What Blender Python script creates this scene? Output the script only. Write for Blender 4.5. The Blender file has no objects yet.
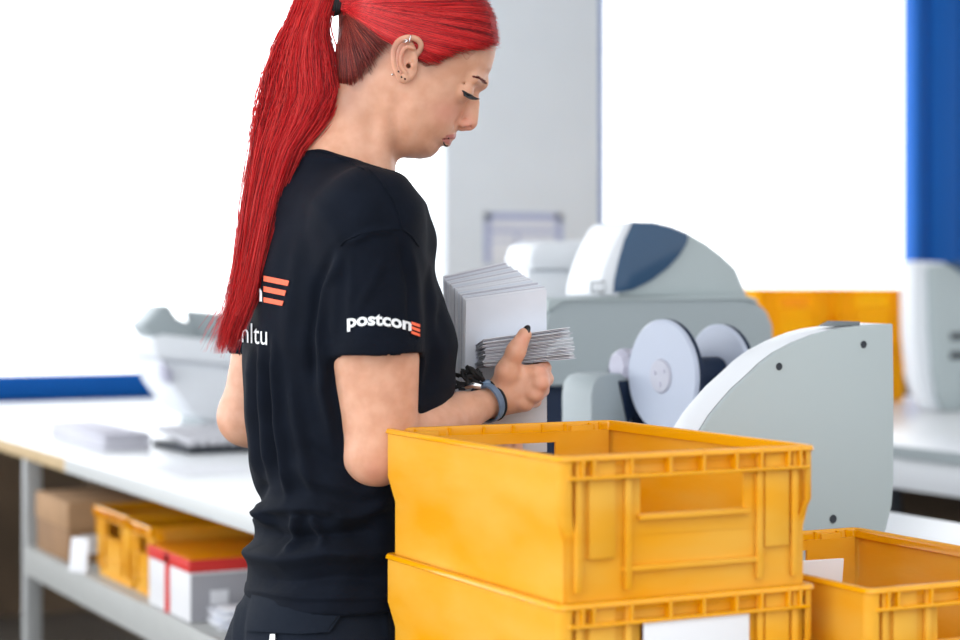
import bpy, bmesh, math, random
import numpy as np
from mathutils import Vector, Matrix
random.seed(7); RNG = np.random.default_rng(7)
COL = bpy.context.scene.collection
TH = math.radians(27.03); CT, ST = math.cos(TH), math.sin(TH)
F, HC, HY = 1960.0, 1.27, 280.0          # focal length in px (960 wide), camera height, horizon row

# ------------------------------------------------------------------ basics
def C(px, py, Z):                          # a point seen at px,py and Z metres away, in the viewer-aligned frame
    return np.array([(px-480)/F*Z, Z, HC-(py-HY)/F*Z])
def room(c):                               # viewer-aligned frame -> room frame
    return np.array([c[0]*CT+c[1]*ST, -c[0]*ST+c[1]*CT, c[2]])
def onY(px, py, Y):                        # point of the room plane y = Y
    dx = (px-480)/F; Z = Y/(CT-dx*ST)
    return room(C(px, py, Z))
def onZ(px, py, z):
    Z = (HC-z)*F/(py-HY); return room(C(px, py, Z))

def tag(o, label=None, cat=None, group=None, kind=None):
    if label: o['label'] = label
    if cat: o['category'] = cat
    if group: o['group'] = group
    if kind: o['kind'] = kind
    return o
def empty(name, loc=(0,0,0), rz=0, label=None, cat=None, group=None):
    o = bpy.data.objects.new(name, None); COL.objects.link(o)
    o.location = loc; o.rotation_euler = (0,0,rz); o.empty_display_size = .05
    return tag(o, label, cat, group)
def link(name, me, m=None, parent=None, smooth=None):
    o = bpy.data.objects.new(name, me); COL.objects.link(o)
    if m is not None and len(me.materials) == 0: me.materials.append(m)
    if parent: o.parent = parent
    if smooth is not None:
        me.polygons.foreach_set('use_smooth', [True]*len(me.polygons))
        if smooth < 180: me.set_sharp_from_angle(angle=math.radians(smooth))
    return o
def copy_tree(o, parent=None):
    c = o.copy(); COL.objects.link(c); c.parent = parent
    for ch in list(o.children): copy_tree(ch, c)
    return c

class MB:
    def __init__(s): s.bm = bmesh.new()
    def box(s, x0, x1, y0, y1, z0, z1, bev=0.0, seg=2, mat=None):
        t = bmesh.new(); bmesh.ops.create_cube(t, size=1)
        for v in t.verts:
            v.co = Vector(((x0+x1)/2+v.co.x*(x1-x0), (y0+y1)/2+v.co.y*(y1-y0), (z0+z1)/2+v.co.z*(z1-z0)))
        if bev: bmesh.ops.bevel(t, geom=list(t.edges), offset=bev, segments=seg, affect='EDGES', profile=.5)
        s.merge(t, mat); return s
    def prism(s, pts, axis, a0, a1, bev=0.0, seg=2, mat=None):     # pts: 2-D outline, extruded along axis from a0 to a1
        t = bmesh.new()
        def co(p, a):
            return {'x': (a, p[0], p[1]), 'y': (p[0], a, p[1]), 'z': (p[0], p[1], a)}[axis]
        f = t.faces.new([t.verts.new(co(p, a0)) for p in pts])
        r = bmesh.ops.extrude_face_region(t, geom=[f])
        d = Vector(co((0,0), a1-a0))
        for v in r['geom']:
            if isinstance(v, bmesh.types.BMVert): v.co += d
        bmesh.ops.recalc_face_normals(t, faces=t.faces)
        if bev:
            es = [e for e in t.edges if len(e.link_faces) == 2 and e.calc_face_angle(0) > .6]
            bmesh.ops.bevel(t, geom=es, offset=bev, segments=seg, affect='EDGES', profile=.5)
        s.merge(t, mat); return s
    def lathe(s, prof, origin=(0,0,0), axis='z', n=48, mat=None):  # prof: (radius, height) pairs
        t = bmesh.new(); rings = []
        for r, h in prof:
            ring = []
            for i in range(n):
                a = 2*math.pi*i/n; u, v = r*math.cos(a), r*math.sin(a)
                p = {'z': (u,v,h), 'x': (h,u,v), 'y': (v,h,u)}[axis]
                ring.append(t.verts.new(Vector(p)+Vector(origin)))
            rings.append(ring)
        for a, b in zip(rings[:-1], rings[1:]):
            for i in range(n): t.faces.new((a[i], a[(i+1)%n], b[(i+1)%n], b[i]))
        t.faces.new(rings[0][::-1]); t.faces.new(rings[-1])
        bmesh.ops.recalc_face_normals(t, faces=t.faces)
        s.merge(t, mat); return s
    def tube(s, pts, r, n=10, closed=False, mat=None):
        pts = [Vector(p) for p in pts]; N = len(pts); t = bmesh.new(); rings = []
        rr = r if hasattr(r, '__len__') else [r]*N
        up = Vector((.13,.21,.97))
        for i, p in enumerate(pts):
            d = (pts[(i+1)%N]-pts[i-1]) if closed else (pts[min(i+1,N-1)]-pts[max(i-1,0)])
            d.normalize(); u = d.cross(up)
            if u.length < .1: u = d.cross(Vector((1,0,0)))
            u.normalize(); w = u.cross(d)
            rings.append([t.verts.new(p+rr[i]*(u*math.cos(2*math.pi*k/n)+w*math.sin(2*math.pi*k/n))) for k in range(n)])
        for i in range(N if closed else N-1):
            a, b = rings[i], rings[(i+1)%N]
            for k in range(n): t.faces.new((a[k], a[(k+1)%n], b[(k+1)%n], b[k]))
        if not closed: t.faces.new(rings[0][::-1]); t.faces.new(rings[-1])
        bmesh.ops.recalc_face_normals(t, faces=t.faces)
        s.merge(t, mat); return s
    def merge(s, t, mat=None):
        if mat is not None: t.transform(mat)
        me = bpy.data.meshes.new('t'); t.to_mesh(me); t.free(); s.bm.from_mesh(me); bpy.data.meshes.remove(me)
    def build(s, name, m, parent=None, smooth=35):
        me = bpy.data.meshes.new(name); s.bm.to_mesh(me); s.bm.free()
        return link(name, me, m, parent, smooth)

# ------------------------------------------------------------------ materials
def mat(name, col, rough=.5, metal=0, noise=0, nscale=20, bump=0, bscale=200, sss=0, spec=.5, sheen=0, col2=None, coat=0, stretch=None, trans=0):
    m = bpy.data.materials.new(name); m.use_nodes = True; nt = m.node_tree; N = nt.nodes; L = nt.links
    b = N['Principled BSDF']; b.inputs['Base Color'].default_value = (*col, 1)
    b.inputs['Roughness'].default_value = rough; b.inputs['Metallic'].default_value = metal
    b.inputs['Specular IOR Level'].default_value = spec
    if sss:
        b.inputs['Subsurface Weight'].default_value = sss; b.inputs['Subsurface Radius'].default_value = (1,.35,.2)
        b.inputs['Subsurface Scale'].default_value = .008
    if sheen: b.inputs['Sheen Weight'].default_value = sheen; b.inputs['Sheen Roughness'].default_value = .4
    if coat: b.inputs['Coat Weight'].default_value = coat
    tc = N.new('ShaderNodeTexCoord'); mp = N.new('ShaderNodeMapping'); L.new(tc.outputs['Object'], mp.inputs[0])
    if stretch: mp.inputs['Scale'].default_value = stretch
    if noise or col2:
        n = N.new('ShaderNodeTexNoise'); n.inputs['Scale'].default_value = nscale; n.inputs['Detail'].default_value = 6
        L.new(mp.outputs[0], n.inputs['Vector'])
        r = N.new('ShaderNodeValToRGB'); L.new(n.outputs['Fac'], r.inputs[0])
        c2 = col2 or tuple(max(0, c*(1-noise)) for c in col)
        r.color_ramp.elements[0].position = .35; r.color_ramp.elements[0].color = (*c2, 1)
        r.color_ramp.elements[1].position = .65; r.color_ramp.elements[1].color = (*col, 1)
        L.new(r.outputs[0], b.inputs['Base Color'])
    if bump:
        n2 = N.new('ShaderNodeTexNoise'); n2.inputs['Scale'].default_value = bscale; n2.inputs['Detail'].default_value = 4
        L.new(mp.outputs[0], n2.inputs['Vector'])
        bp = N.new('ShaderNodeBump'); bp.inputs['Strength'].default_value = bump; bp.inputs['Distance'].default_value = .002
        L.new(n2.outputs['Fac'], bp.inputs['Height']); L.new(bp.outputs[0], b.inputs['Normal'])
    if trans:
        t = N.new('ShaderNodeBsdfTranslucent'); t.inputs[0].default_value = (*col, 1); mx = N.new('ShaderNodeMixShader'); mx.inputs[0].default_value = trans
        L.new(b.outputs[0], mx.inputs[1]); L.new(t.outputs[0], mx.inputs[2]); L.new(mx.outputs[0], N['Material Output'].inputs[0])
    return m
M = {}
M['yellow'] = mat('yellow_plastic', (.88,.42,.001), .35, noise=.12, nscale=7, bump=.2, bscale=60, col2=(.84,.38,.001), spec=.2, trans=.5)
M['yellow_scuffed'] = mat('scuffed_yellow_plastic', (.86,.46,.055), .38, nscale=5, bump=.2, bscale=40, col2=(.86,.37,.001), spec=.22, trans=.18, stretch=(1,1,3))
M['yellow_backlit'] = mat('backlit_yellow_plastic', (1.0,.70,.012), .4, spec=.2, trans=.65)  # far crates: same yellow lightened, window backlight put into the colour
M['yellow_rim'] = mat('glossy_yellow_rim', (.88,.40,.001), .16, spec=.6, trans=.18)
M['desk'] = mat('white_laminate', (.78,.80,.82), .3, noise=.03, nscale=8)
M['desk_edge'] = mat('bench_edge_grey', (.62,.64,.64), .4)
M['wood_edge'] = mat('bare_wood_edge', (.62,.46,.26), .5, noise=.2, nscale=14, stretch=(8,1,8))
M['grey_metal'] = mat('grey_painted_metal', (.40,.41,.41), .45, noise=.05)
M['shelf_grey'] = mat('shelf_grey', (.42,.43,.42), .45, noise=.05)
M['brown_panel'] = mat('brown_board', (.13,.085,.05), .7, noise=.3, nscale=4)
M['mach_grey'] = mat('machine_grey', (.41,.47,.48), .42, bump=.12, bscale=900)
M['mach_grey2'] = mat('machine_mid_grey', (.33,.38,.40), .45, bump=.1, bscale=600)
M['mach_white'] = mat('machine_white', (.80,.83,.87), .35)
M['mach_line'] = mat('panel_gap_grey', (.16,.18,.19), .6)
M['dark'] = mat('dark_plastic', (.02,.025,.035), .45)
M['navy'] = mat('navy_plastic', (.008,.018,.045), .5, spec=.25)
M['visor'] = mat('smoked_blue_visor', (.03,.08,.16), .12, spec=.5)
M['reel'] = mat('reel_plastic', (.44,.49,.60), .3, noise=.05, nscale=3)
M['reel_hub'] = mat('reel_hub_plastic', (.45,.46,.54), .4)
M['lilac'] = mat('lilac_grey_plastic', (.45,.45,.55), .4)
M['blue'] = mat('blue_painted_frame', (.0,.10,.42), .55, spec=.2)
M['wall'] = mat('painted_wall', (.74,.78,.82), .8, noise=.03, nscale=3, bump=.1)
M['ceiling'] = mat('ceiling_paint', (.8,.8,.8), .9)
M['floor'] = mat('floor_grey_brown', (.10,.085,.07), .5, noise=.15, nscale=3)
M['paper'] = mat('white_paper', (.78,.79,.83), .7)
M['paper2'] = mat('grey_lilac_paper', (.52,.51,.58), .7)
M['paper3'] = mat('cool_white_paper', (.70,.73,.80), .6, noise=.04, nscale=30)
M['ink'] = mat('lavender_ink', (.38,.42,.62), .8)
M['cardboard'] = mat('brown_cardboard', (.30,.17,.085), .8, noise=.15, nscale=12)
M['cardboard2'] = mat('lighter_cardboard', (.42,.25,.13), .8, noise=.15, nscale=12)
M['red'] = mat('red_card', (.62,.02,.015), .5)
M['boxwhite'] = mat('white_card', (.72,.72,.74), .5)
M['boxgrey'] = mat('grey_card', (.33,.33,.36), .6)
M['metal'] = mat('polished_steel', (.75,.76,.78), .2, metal=1)
M['black'] = mat('black_gloss', (.006,.006,.008), .18)
M['blackcloth'] = mat('black_elastic', (.01,.01,.012), .8)
M['keys'] = mat('pale_keys', (.62,.62,.66), .5)
M['print_white'] = mat('white_print', (.80,.82,.84), .6)
M['print_orange'] = mat('orange_print', (.88,.13,.05), .6)
M['band'] = mat('blue_grey_wristband', (.16,.24,.36), .35, noise=.3, nscale=60)
M['shirt'] = mat('black_cotton_jersey', (.0030,.0056,.0125), .85, noise=.2, nscale=30, bump=.3, bscale=1500, sheen=.015, spec=.14)
M['trouser'] = mat('navy_work_trouser_twill', (.007,.011,.020), .9, bump=.5, bscale=1200, sheen=.03, spec=.15)
M['shoe'] = mat('shoe_leather', (.02,.02,.022), .5)

def skin_material():
    m = mat('skin', (.70,.385,.26), .45, nscale=45, col2=(.62,.315,.20), bump=.12, bscale=700, sss=.25, spec=.4)
    nt = m.node_tree; N = nt.nodes; L = nt.links; b = N['Principled BSDF']
    src = b.inputs['Base Color'].links[0].from_socket
    for name, col in (('lip', (.42,.10,.10)), ('blush', (.66,.26,.19)), ('root', (.20,.085,.06))):
        a = N.new('ShaderNodeAttribute'); a.attribute_name = name
        x = N.new('ShaderNodeMix'); x.data_type = 'RGBA'; L.new(a.outputs['Fac'], x.inputs[0])
        L.new(src, x.inputs[6]); x.inputs[7].default_value = (*col, 1); src = x.outputs[2]
    L.new(src, b.inputs['Base Color']); return m
M['skin'] = skin_material()
def hair_material(name, dark, mid, bright):
    m = bpy.data.materials.new(name); m.use_nodes = True; nt = m.node_tree; N = nt.nodes; L = nt.links
    b = N['Principled BSDF']; b.inputs['Roughness'].default_value = .38; b.inputs['Specular IOR Level'].default_value = .45
    a = N.new('ShaderNodeAttribute'); a.attribute_name = 'tone'
    r = N.new('ShaderNodeValToRGB'); L.new(a.outputs['Fac'], r.inputs[0]); e = r.color_ramp.elements
    e[0].color = (*dark, 1); e[1].color = (*bright, 1); k = r.color_ramp.elements.new(.5); k.color = (*mid, 1)
    L.new(r.outputs[0], b.inputs['Base Color'])
    t = N.new('ShaderNodeBsdfTranslucent'); L.new(r.outputs[0], t.inputs[0])
    mx = N.new('ShaderNodeMixShader'); mx.inputs[0].default_value = .38
    L.new(b.outputs[0], mx.inputs[1]); L.new(t.outputs[0], mx.inputs[2]); L.new(mx.outputs[0], N['Material Output'].inputs[0])
    return m
M['hair'] = hair_material('red_hair', (.18,.002,.006), (.86,.010,.018), (1.0,.10,.085))
M['roots'] = hair_material('dark_root_hair', (.05,.016,.014), (.32,.03,.025), (.65,.12,.07))
def glass_material():
    m = bpy.data.materials.new('window_glass'); m.use_nodes = True; nt = m.node_tree; N = nt.nodes; L = nt.links
    N.remove(N['Principled BSDF']); t = N.new('ShaderNodeBsdfTransparent'); g = N.new('ShaderNodeBsdfGlossy')
    g.inputs['Roughness'].default_value = .02; mx = N.new('ShaderNodeMixShader'); mx.inputs[0].default_value = .05
    L.new(t.outputs[0], mx.inputs[1]); L.new(g.outputs[0], mx.inputs[2]); L.new(mx.outputs[0], N['Material Output'].inputs[0]); return m
M['glass'] = glass_material()

# ------------------------------------------------------------------ setting
def struct(name, mb, m): return tag(mb.build(name, m), kind='structure')
WY = 7.35
struct('floor', MB().box(-3, 9, -2, WY+.4, -.1, 0), M['floor'])
struct('ceiling', MB().box(-3, 9, 1.0, WY+.4, 3.2, 3.3), M['ceiling'])
# window wall: low parapet, lintel, pillar
struct('wall_back', MB().box(-3, 9, WY+.05, WY+.3, 2.95, 3.2), M['wall'])
struct('wall_parapet', MB().box(-3, 9, WY+.05, WY+.3, 0, .815), M['brown_panel'])
pl, pr = onY(443, 200, WY)[0], onY(598, 200, WY)[0]
struct('wall_pillar', MB().box(pl, pr, WY-.02, WY+.3, 0, 3.2, .004), M['wall'])
def window(n, x0, x1, z0, z1, mull=()):
    r = empty('window_%d' % n); tag(r, kind='structure')
    fr = MB(); y0, y1 = WY+.02, WY+.12; w = .085
    fr.box(x0, x1, y0, y1, z0, z0+w+.01, .006); fr.box(x0, x1, y0, y1, z1-w, z1, .006)
    for xa, xb in [(x0, x0+.05)]+list(mull): fr.box(xa, xb, y0, y1, z0, z1, .006)
    fr.build('window_frame', M['blue'], r)
    MB().box(x0+.01, x1-.01, WY+.065, WY+.071, z0+.02, z1-.02).build('pane', M['glass'], r)
window(1, -3, pl, .815, 2.95)
bx = onY(902, 200, WY+.12)[0]+.0
window(2, pr, 9, .815, 2.95, [(bx, bx+.06), (bx+.09, bx+.27), (bx+.28, bx+.46)])

# ------------------------------------------------------------------ yellow crates
LC, WC, HCR = .46, .338, .17
def crate_mesh(L=LC, W=WC, H=HCR):
    """long side along y, base centre at the origin, two short sides with hand openings"""
    b = MB(); t = .004
    hx, hy = W/2, L/2; ins = .010; zs = H*.52                # lower half set in
    for s in (-1, 1):                                        # long walls
        x1 = s*hx
        pts = [(x1, H), (x1, zs+.02), (x1-s*ins, zs-.012), (x1-s*ins, .004), (x1-s*(ins+t), .004), (x1-s*(ins+t), zs-.012), (x1-s*t, zs+.02), (x1-s*t, H)]
        b.prism(pts, 'y', -hy+.012, hy-.012)
    o0, o1, z0, z1 = -.062*W/.333, .074*W/.333, H-.068, H-.026      # opening in the short walls
    def yy(s, a, b): return sorted((s*(hy-a), s*(hy-b)))
    for s in (-1, 1):
        yc, yd = yy(s, .0140, .0095)
        b.box(-hx+.012, o0, yc, yd, zs-.01, H-.012); b.box(o1, hx-.012, yc, yd, zs-.01, H-.012)
        yc, yd = yy(s, .0138, .0093)
        b.box(o0-.001, o1+.001, yc, yd, z1, H-.0125); b.box(o0-.001, o1+.001, yc, yd, zs-.0095, z0)
        yc, yd = yy(s, .0146, .0101); b.box(-hx+.014, hx-.014, yc, yd, .0042, zs)
        b.box(o0-.004, o1+.004, *yy(s, .0160, .0012), z0-.006, z0-.0005, .001)      # lip of the opening
        for q, xr in enumerate((-.142, -.080, .092, .140)): b.box(xr*W/.333-.004, xr*W/.333+.004, *yy(s, .0085, .0021+.0002*q), .021, H-.0045, .001)
        for xr in (-.112, .116): b.box(xr*W/.333-.017, xr*W/.333+.017, *yy(s, .0125, .0042), .056, H-.0048, .002)
        b.box(-.085*W/.333, .096*W/.333, *yy(s, .0120, .0035), .040, .046, .001)
    cs = [(-hx, -hy), (hx, -hy), (hx, hy), (-hx, hy)]
    for cx, cy in cs:                                        # rounded corners, set in below like the walls
        sx, sy = (1 if cx > 0 else -1), (1 if cy > 0 else -1); rings = []; t = bmesh.new()
        A = np.linspace(0, math.pi/2, 9)
        for z, d in ((H-.002, 0), (zs+.02, 0), (zs-.012, ins), (.004, ins)):
            ring = [(cx-sx*(.014+d)+sx*rr*math.cos(a), cy-sy*(.014+d)+sy*rr*math.sin(a), z) for rr, AA in ((.014, A), (.010, A[::-1])) for a in AA]
            rings.append([t.verts.new(q) for q in ring])
        m = len(rings[0])
        for ra, rb in zip(rings[:-1], rings[1:]):
            for k in range(m): t.faces.new((ra[k], ra[(k+1)%m], rb[(k+1)%m], rb[k]))
        t.faces.new(rings[0]); t.faces.new(rings[-1][::-1]); bmesh.ops.recalc_face_normals(t, faces=t.faces); b.merge(t)
    b.box(-hx+ins, hx-ins, -hy+ins, hy-ins, .0, .005, .001)
    return b
def rim_mesh(L=LC, W=WC, H=HCR):
    b = MB(); hx, hy = W/2+.002, L/2+.002; r = .014; n = 8
    def loop(d, z):
        pts = []
        for sx, sy, a0 in ((1,1,0), (-1,1,90), (-1,-1,180), (1,-1,270)):
            for k in range(n):
                a = math.radians(a0+90*k/(n-1)); pts.append((sx*(hx-r)+(r-d)*math.cos(a), sy*(hy-r)+(r-d)*math.sin(a), z))
        return pts
    prof = [(0, H-.004), (.0012, H-.0008), (.0022, H-.0001), (.0085, H), (.0098, H-.001), (.0102, H-.005), (.0104, H-.013), (.0092, H-.013), (.0084, H-.0062), (.0004, H-.0060), (-.0005, H-.005)]
    t = b.bm; rings = [[t.verts.new(p) for p in loop(d, z)] for d, z in prof]; m = len(rings[0]); K = len(rings)
    for i in range(K):
        a, c = rings[i], rings[(i+1)%K]
        for k in range(m): t.faces.new((a[k], a[(k+1)%m], c[(k+1)%m], c[k]))
    bmesh.ops.recalc_face_normals(t, faces=t.faces)
    for s in (-1, 1):                                        # pockets under the short rims
        for xr in (-.142, -.128, -.080, -.030, .014, .058, .092, .130, .146):
            b.box(xr-.0018, xr+.0018, *sorted((s*(hy-.013), s*(hy+.0005))), H-.024, H-.002)
        b.box(-hx+.012, hx-.012, *sorted((s*(hy-.013), s*(hy+.001))), H-.0265, H-.0225, .001)
    return b
def make_crate(label, loc, rz=0, sz=1.0, sx=1.0, sy=1.0, group=None, scuffed_not_backlit=True):
    r = empty('storage_crate', loc, rz, label, 'crate', group)
    crate_mesh(LC*sy, WC*sx, HCR*sz).build('body', M['yellow_scuffed'] if scuffed_not_backlit else M['yellow_backlit'], r, 40)
    rim_mesh(LC*sy, WC*sx, HCR*sz).build('rim', M['yellow_rim'] if scuffed_not_backlit else M['yellow_backlit'], r, 50)
    return r
X0, Y0 = 1.033, 1.835
zb = 1.08-HCR-.160
cr_top = make_crate('large yellow plastic crate on top of the two-crate stack in front of the woman', (X0+WC/2, Y0+LC/2, 1.08-HCR))
cr_low = make_crate('yellow plastic crate at the bottom of the two-crate stack, with a white label', (X0+WC/2, Y0+LC/2, zb))
MB().box(-.064, .076, -LC/2+.000, -LC/2+.0016, .062, .1475, .0005).build('label_card', M['boxwhite'], cr_low)
cr_side = make_crate('yellow plastic crate in the bottom right corner, beside the stack, holding a white card', (1.400+WC/2, 1.775+LC/2, zb))
MB().box(-.035, .035, -.0015, .0015, 0, .15, .0006).build('index_card', M['paper'])
ic = bpy.data.objects['index_card']; ic.location = room(C(812, 640, 2.58)); ic.location.z = zb+.006
ic.rotation_euler = (math.radians(8), 0, math.radians(-6)); tag(ic, 'white card standing inside the yellow crate in the bottom right corner', 'card')

# trolley under the crates
tr = empty('trolley', (1.38, 2.02, 0), 0, 'white-topped trolley carrying the yellow crates in the foreground', 'trolley')
tz = zb-.001
MB().box(-.37, .385, -.29, .285, tz-.03, tz, .004).build('top', M['desk'], tr)
MB().box(-.35, .36, -.27, .28, .25, .27, .004).build('lower_shelf', M['shelf_grey'], tr)
for sx in (-.35, .36):
    for sy in (-.27, .28):
        MB().box(sx-.015, sx+.015, sy-.015, sy+.015, .075, tz-.03, .003).build('leg', M['grey_metal'], tr)
        MB().lathe([(.0, -.012), (.035, -.012), (.036, 0), (.035, .012), (0, .012)], (sx, sy, .037), 'y', 20).build('castor', M['dark'], tr)

# ------------------------------------------------------------------ work bench on the left / centre
DZ = .82; XF, XB, YN, YF = 1.32, 2.44, 2.365, 7.18
bench = empty('workbench', (XF, YN, 0), 0, 'long white workbench with a lower shelf running back to the left window', 'workbench')
def bb(*a, **k):
    m = MB(); 
    m.box(a[0]-XF, a[1]-XF, a[2]-YN, a[3]-YN, a[4], a[5], k.get('bev', .002)); return m
bb(XF+.002, XB, YN, YF, DZ-.036, DZ).build('worktop', M['desk'], bench)
bb(XF-.001, XF+.0025, YN, 4.9, DZ-.036, DZ-.001, bev=.0005).build('edge_strip', M['desk_edge'], bench)
tag(bb(XF-.001, XF+.0025, 4.9, YF, DZ-.036, DZ-.001, bev=.0005).build('edge_strip', M['wood_edge'], bench), 'bare wood-coloured edge strip')
bb(XF+.01, XF+.6, 3.50, 5.32, .515, .545).build('shelf', M['shelf_grey'], bench)
bb(XF, XF+.012, 3.50, 5.32, .47, .546, bev=.001).build('shelf_edge', M['shelf_grey'], bench)
for y in (2.5, 3.50, 5.32, 7.1):
    for x in (XF+.005, XB-.06): bb(x, x+.045, y, y+.045, 0, DZ-.036).build('leg', M['grey_metal'], bench)
bb(XF+.68, XF+.70, 3.4, YF-.02, .05, DZ-.05).build('back_panel', M['brown_panel'], bench)

# things on the shelf
SZ = .546
def cardboard_box():
    r = empty('cardboard_box', (XF+.02, 4.94, SZ), 0, 'brown cardboard box at the far left end of the shelf under the bench', 'box')
    MB().box(0, .22, 0, .32, 0, .09, .002).build('base', M['cardboard'], r)
    MB().box(-.003, .223, -.003, .323, .085, .155, .003).build('lid', M['cardboard2'], r)
    MB().box(.03, .08, -.002, .001, .02, .07).build('label_card', M['boxwhite'], r)
cardboard_box()
o = MB().box(0, .004, 0, .06, 0, .085, .0005).build('paper_slip', M['paper']); o.location = (XF+.012, 4.75, SZ); o.rotation_euler = (0, .12, .5)
tag(o, 'small white paper slip leaning between the cardboard box and the yellow crates', 'paper')
make_crate('yellow crate beside the cardboard box on the shelf under the bench', (XF+.26, 4.595, SZ), math.pi/2, sx=.86, group=None)
make_crate('narrow yellow crate behind the red and white carton on the shelf', (XF+.26, 4.36, SZ), math.pi/2, sx=.48, sz=.97)
def carton():
    r = empty('carton', (XF+.015, 3.965, SZ), 0, 'white and grey carton with red bands and an amber lid, on the shelf', 'carton')
    MB().box(0, .42, 0, .285, 0, .128, .002).build('box_body', M['boxwhite'], r)
    MB().box(.002, .422, -.002, .004, 0, .10, .0005).build('side_panel', M['boxgrey'], r)
    MB().box(-.003, .423, -.003, .288, .105, .131, .002).build('top_band', M['red'], r)
    MB().box(-.003, 0.0, .135, .162, 0, .128, .0004).build('stripe', M['red'], r)
    MB().box(.004, .419, .004, .284, .130, .134, .001).build('lid', M['yellow'], r)
    MB().box(.045, .085, -.004, -.001, .035, .065).build('sticker', M['paper'], r)
carton()
for i in range(9):
    o = MB().box(-.11, .11, -.05, .05, 0, .002, .0005).build('envelope', M['paper3' if i % 2 else 'paper'])
    o.location = (XF+.16+random.uniform(-.02,.02), 3.875+random.uniform(-.015,.012), SZ+.002+.0045*i); o.rotation_euler = (random.uniform(-.02,.02), 0, random.uniform(-.25,.25))
    tag(o, 'white envelope in the loose heap on the shelf in front of the carton' if i < 8 else 'topmost white envelope of the loose heap on the shelf', 'envelope', 'loose envelopes on the shelf')

# ------------------------------------------------------------------ things on the bench, left part
def scale_machine():
    Y = 5.15; o0 = onY(200, 425, Y)
    r = empty('mail_feeder', (o0[0], Y, DZ), 0, 'white mail feeder machine with grey flaps on the bench behind the woman', 'machine')
    def P(l): return [(onY(x+10, y, Y)[0]-o0[0], onY(x+10, y, Y)[2]-DZ) for x, y in l]
    MB().prism(P([(137,338),(150,334),(275,348),(275,372),(143,358)]), 'y', -.03, .26, .012, 3).build('tray', M['mach_white'], r)
    MB().prism(P([(150,359),(275,370),(275,425),(205,424),(182,414),(160,384)]), 'y', 0, .26, .01, 3).build('housing', M['mach_white'], r)
    MB().prism([(.02, 0), (.26, 0), (.26, .07), (.02, .07)], 'y', .03, .24, .01).build('base', M['mach_grey2'], r)
    MB().prism(P([(130,326),(150,305),(157,305),(165,318),(182,325),(182,346),(141,338)]), 'y', -.02, .10, .006).build('side_guide', M['mach_grey2'], r)
    MB().prism(P([(178,310),(240,316),(252,318),(252,350),(183,343)]), 'y', .0, .03, .004).build('flap', M['mach_grey2'], r)
    MB().prism(P([(150,362),(160,372),(158,384),(152,378)]), 'y', -.03, .03, .003).build('latch', M['lilac'], r)
scale_machine()
def keyboard():
    p = onZ(187, 455, DZ); q = onZ(151, 440, DZ)
    r = empty('keyboard', (p[0], p[1], DZ), 0, 'pale keyboard with a dark base on the bench just behind the woman', 'keyboard')
    W_, L_ = .40, min(.30, q[1]-p[1])
    MB().box(0, W_, 0, L_, .001, .020, .006).build('base', M['dark'], r)
    k0 = MB().box(-.009, .009, -.009, .009, 0, .018, .004).build('key', M['keys'], r)
    n = 0; ny = int(L_/.027)
    for i in range(14):
        for j in range(ny):
            if n >= 98: break
            k = k0 if n == 0 else k0.copy()
            if n: COL.objects.link(k)
            k.parent = r; k.location = (.02+i*.0275, .018+j*.027, .019+j*.002); n += 1
keyboard()
pa, pb, pc = onZ(104, 452, DZ), onZ(54, 437, DZ), onZ(150, 450, DZ)
w_, l_ = pc[0]-pa[0], pb[1]-pa[1]
for i in range(15):
    o = MB().box(-w_/2, w_/2, -l_/2, l_/2, 0, .0026, .0004).build('leaflet', M['paper2' if i % 3 else 'paper'])
    o.location = (pa[0]+w_/2+random.uniform(-.003,.003), pa[1]+l_/2+random.uniform(-.004,.004), DZ+.0005+i*.0030); o.rotation_euler = (0,0,random.uniform(-.02,.02))
    tag(o, 'printed leaflet in the flat pile on the bench left of the keyboard' if i < 14 else 'topmost leaflet of the flat pile on the bench left of the keyboard', 'leaflet', 'pile of leaflets on the bench')
o = MB().box(-.1, .1, -.12, .12, 0, .001).build('paper_sheet', M['paper']); q = onZ(205, 470, DZ); o.location = (q[0], q[1], DZ+.0003)
tag(o, 'single white sheet lying flat on the bench beside the woman\'s back', 'paper')

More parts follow.
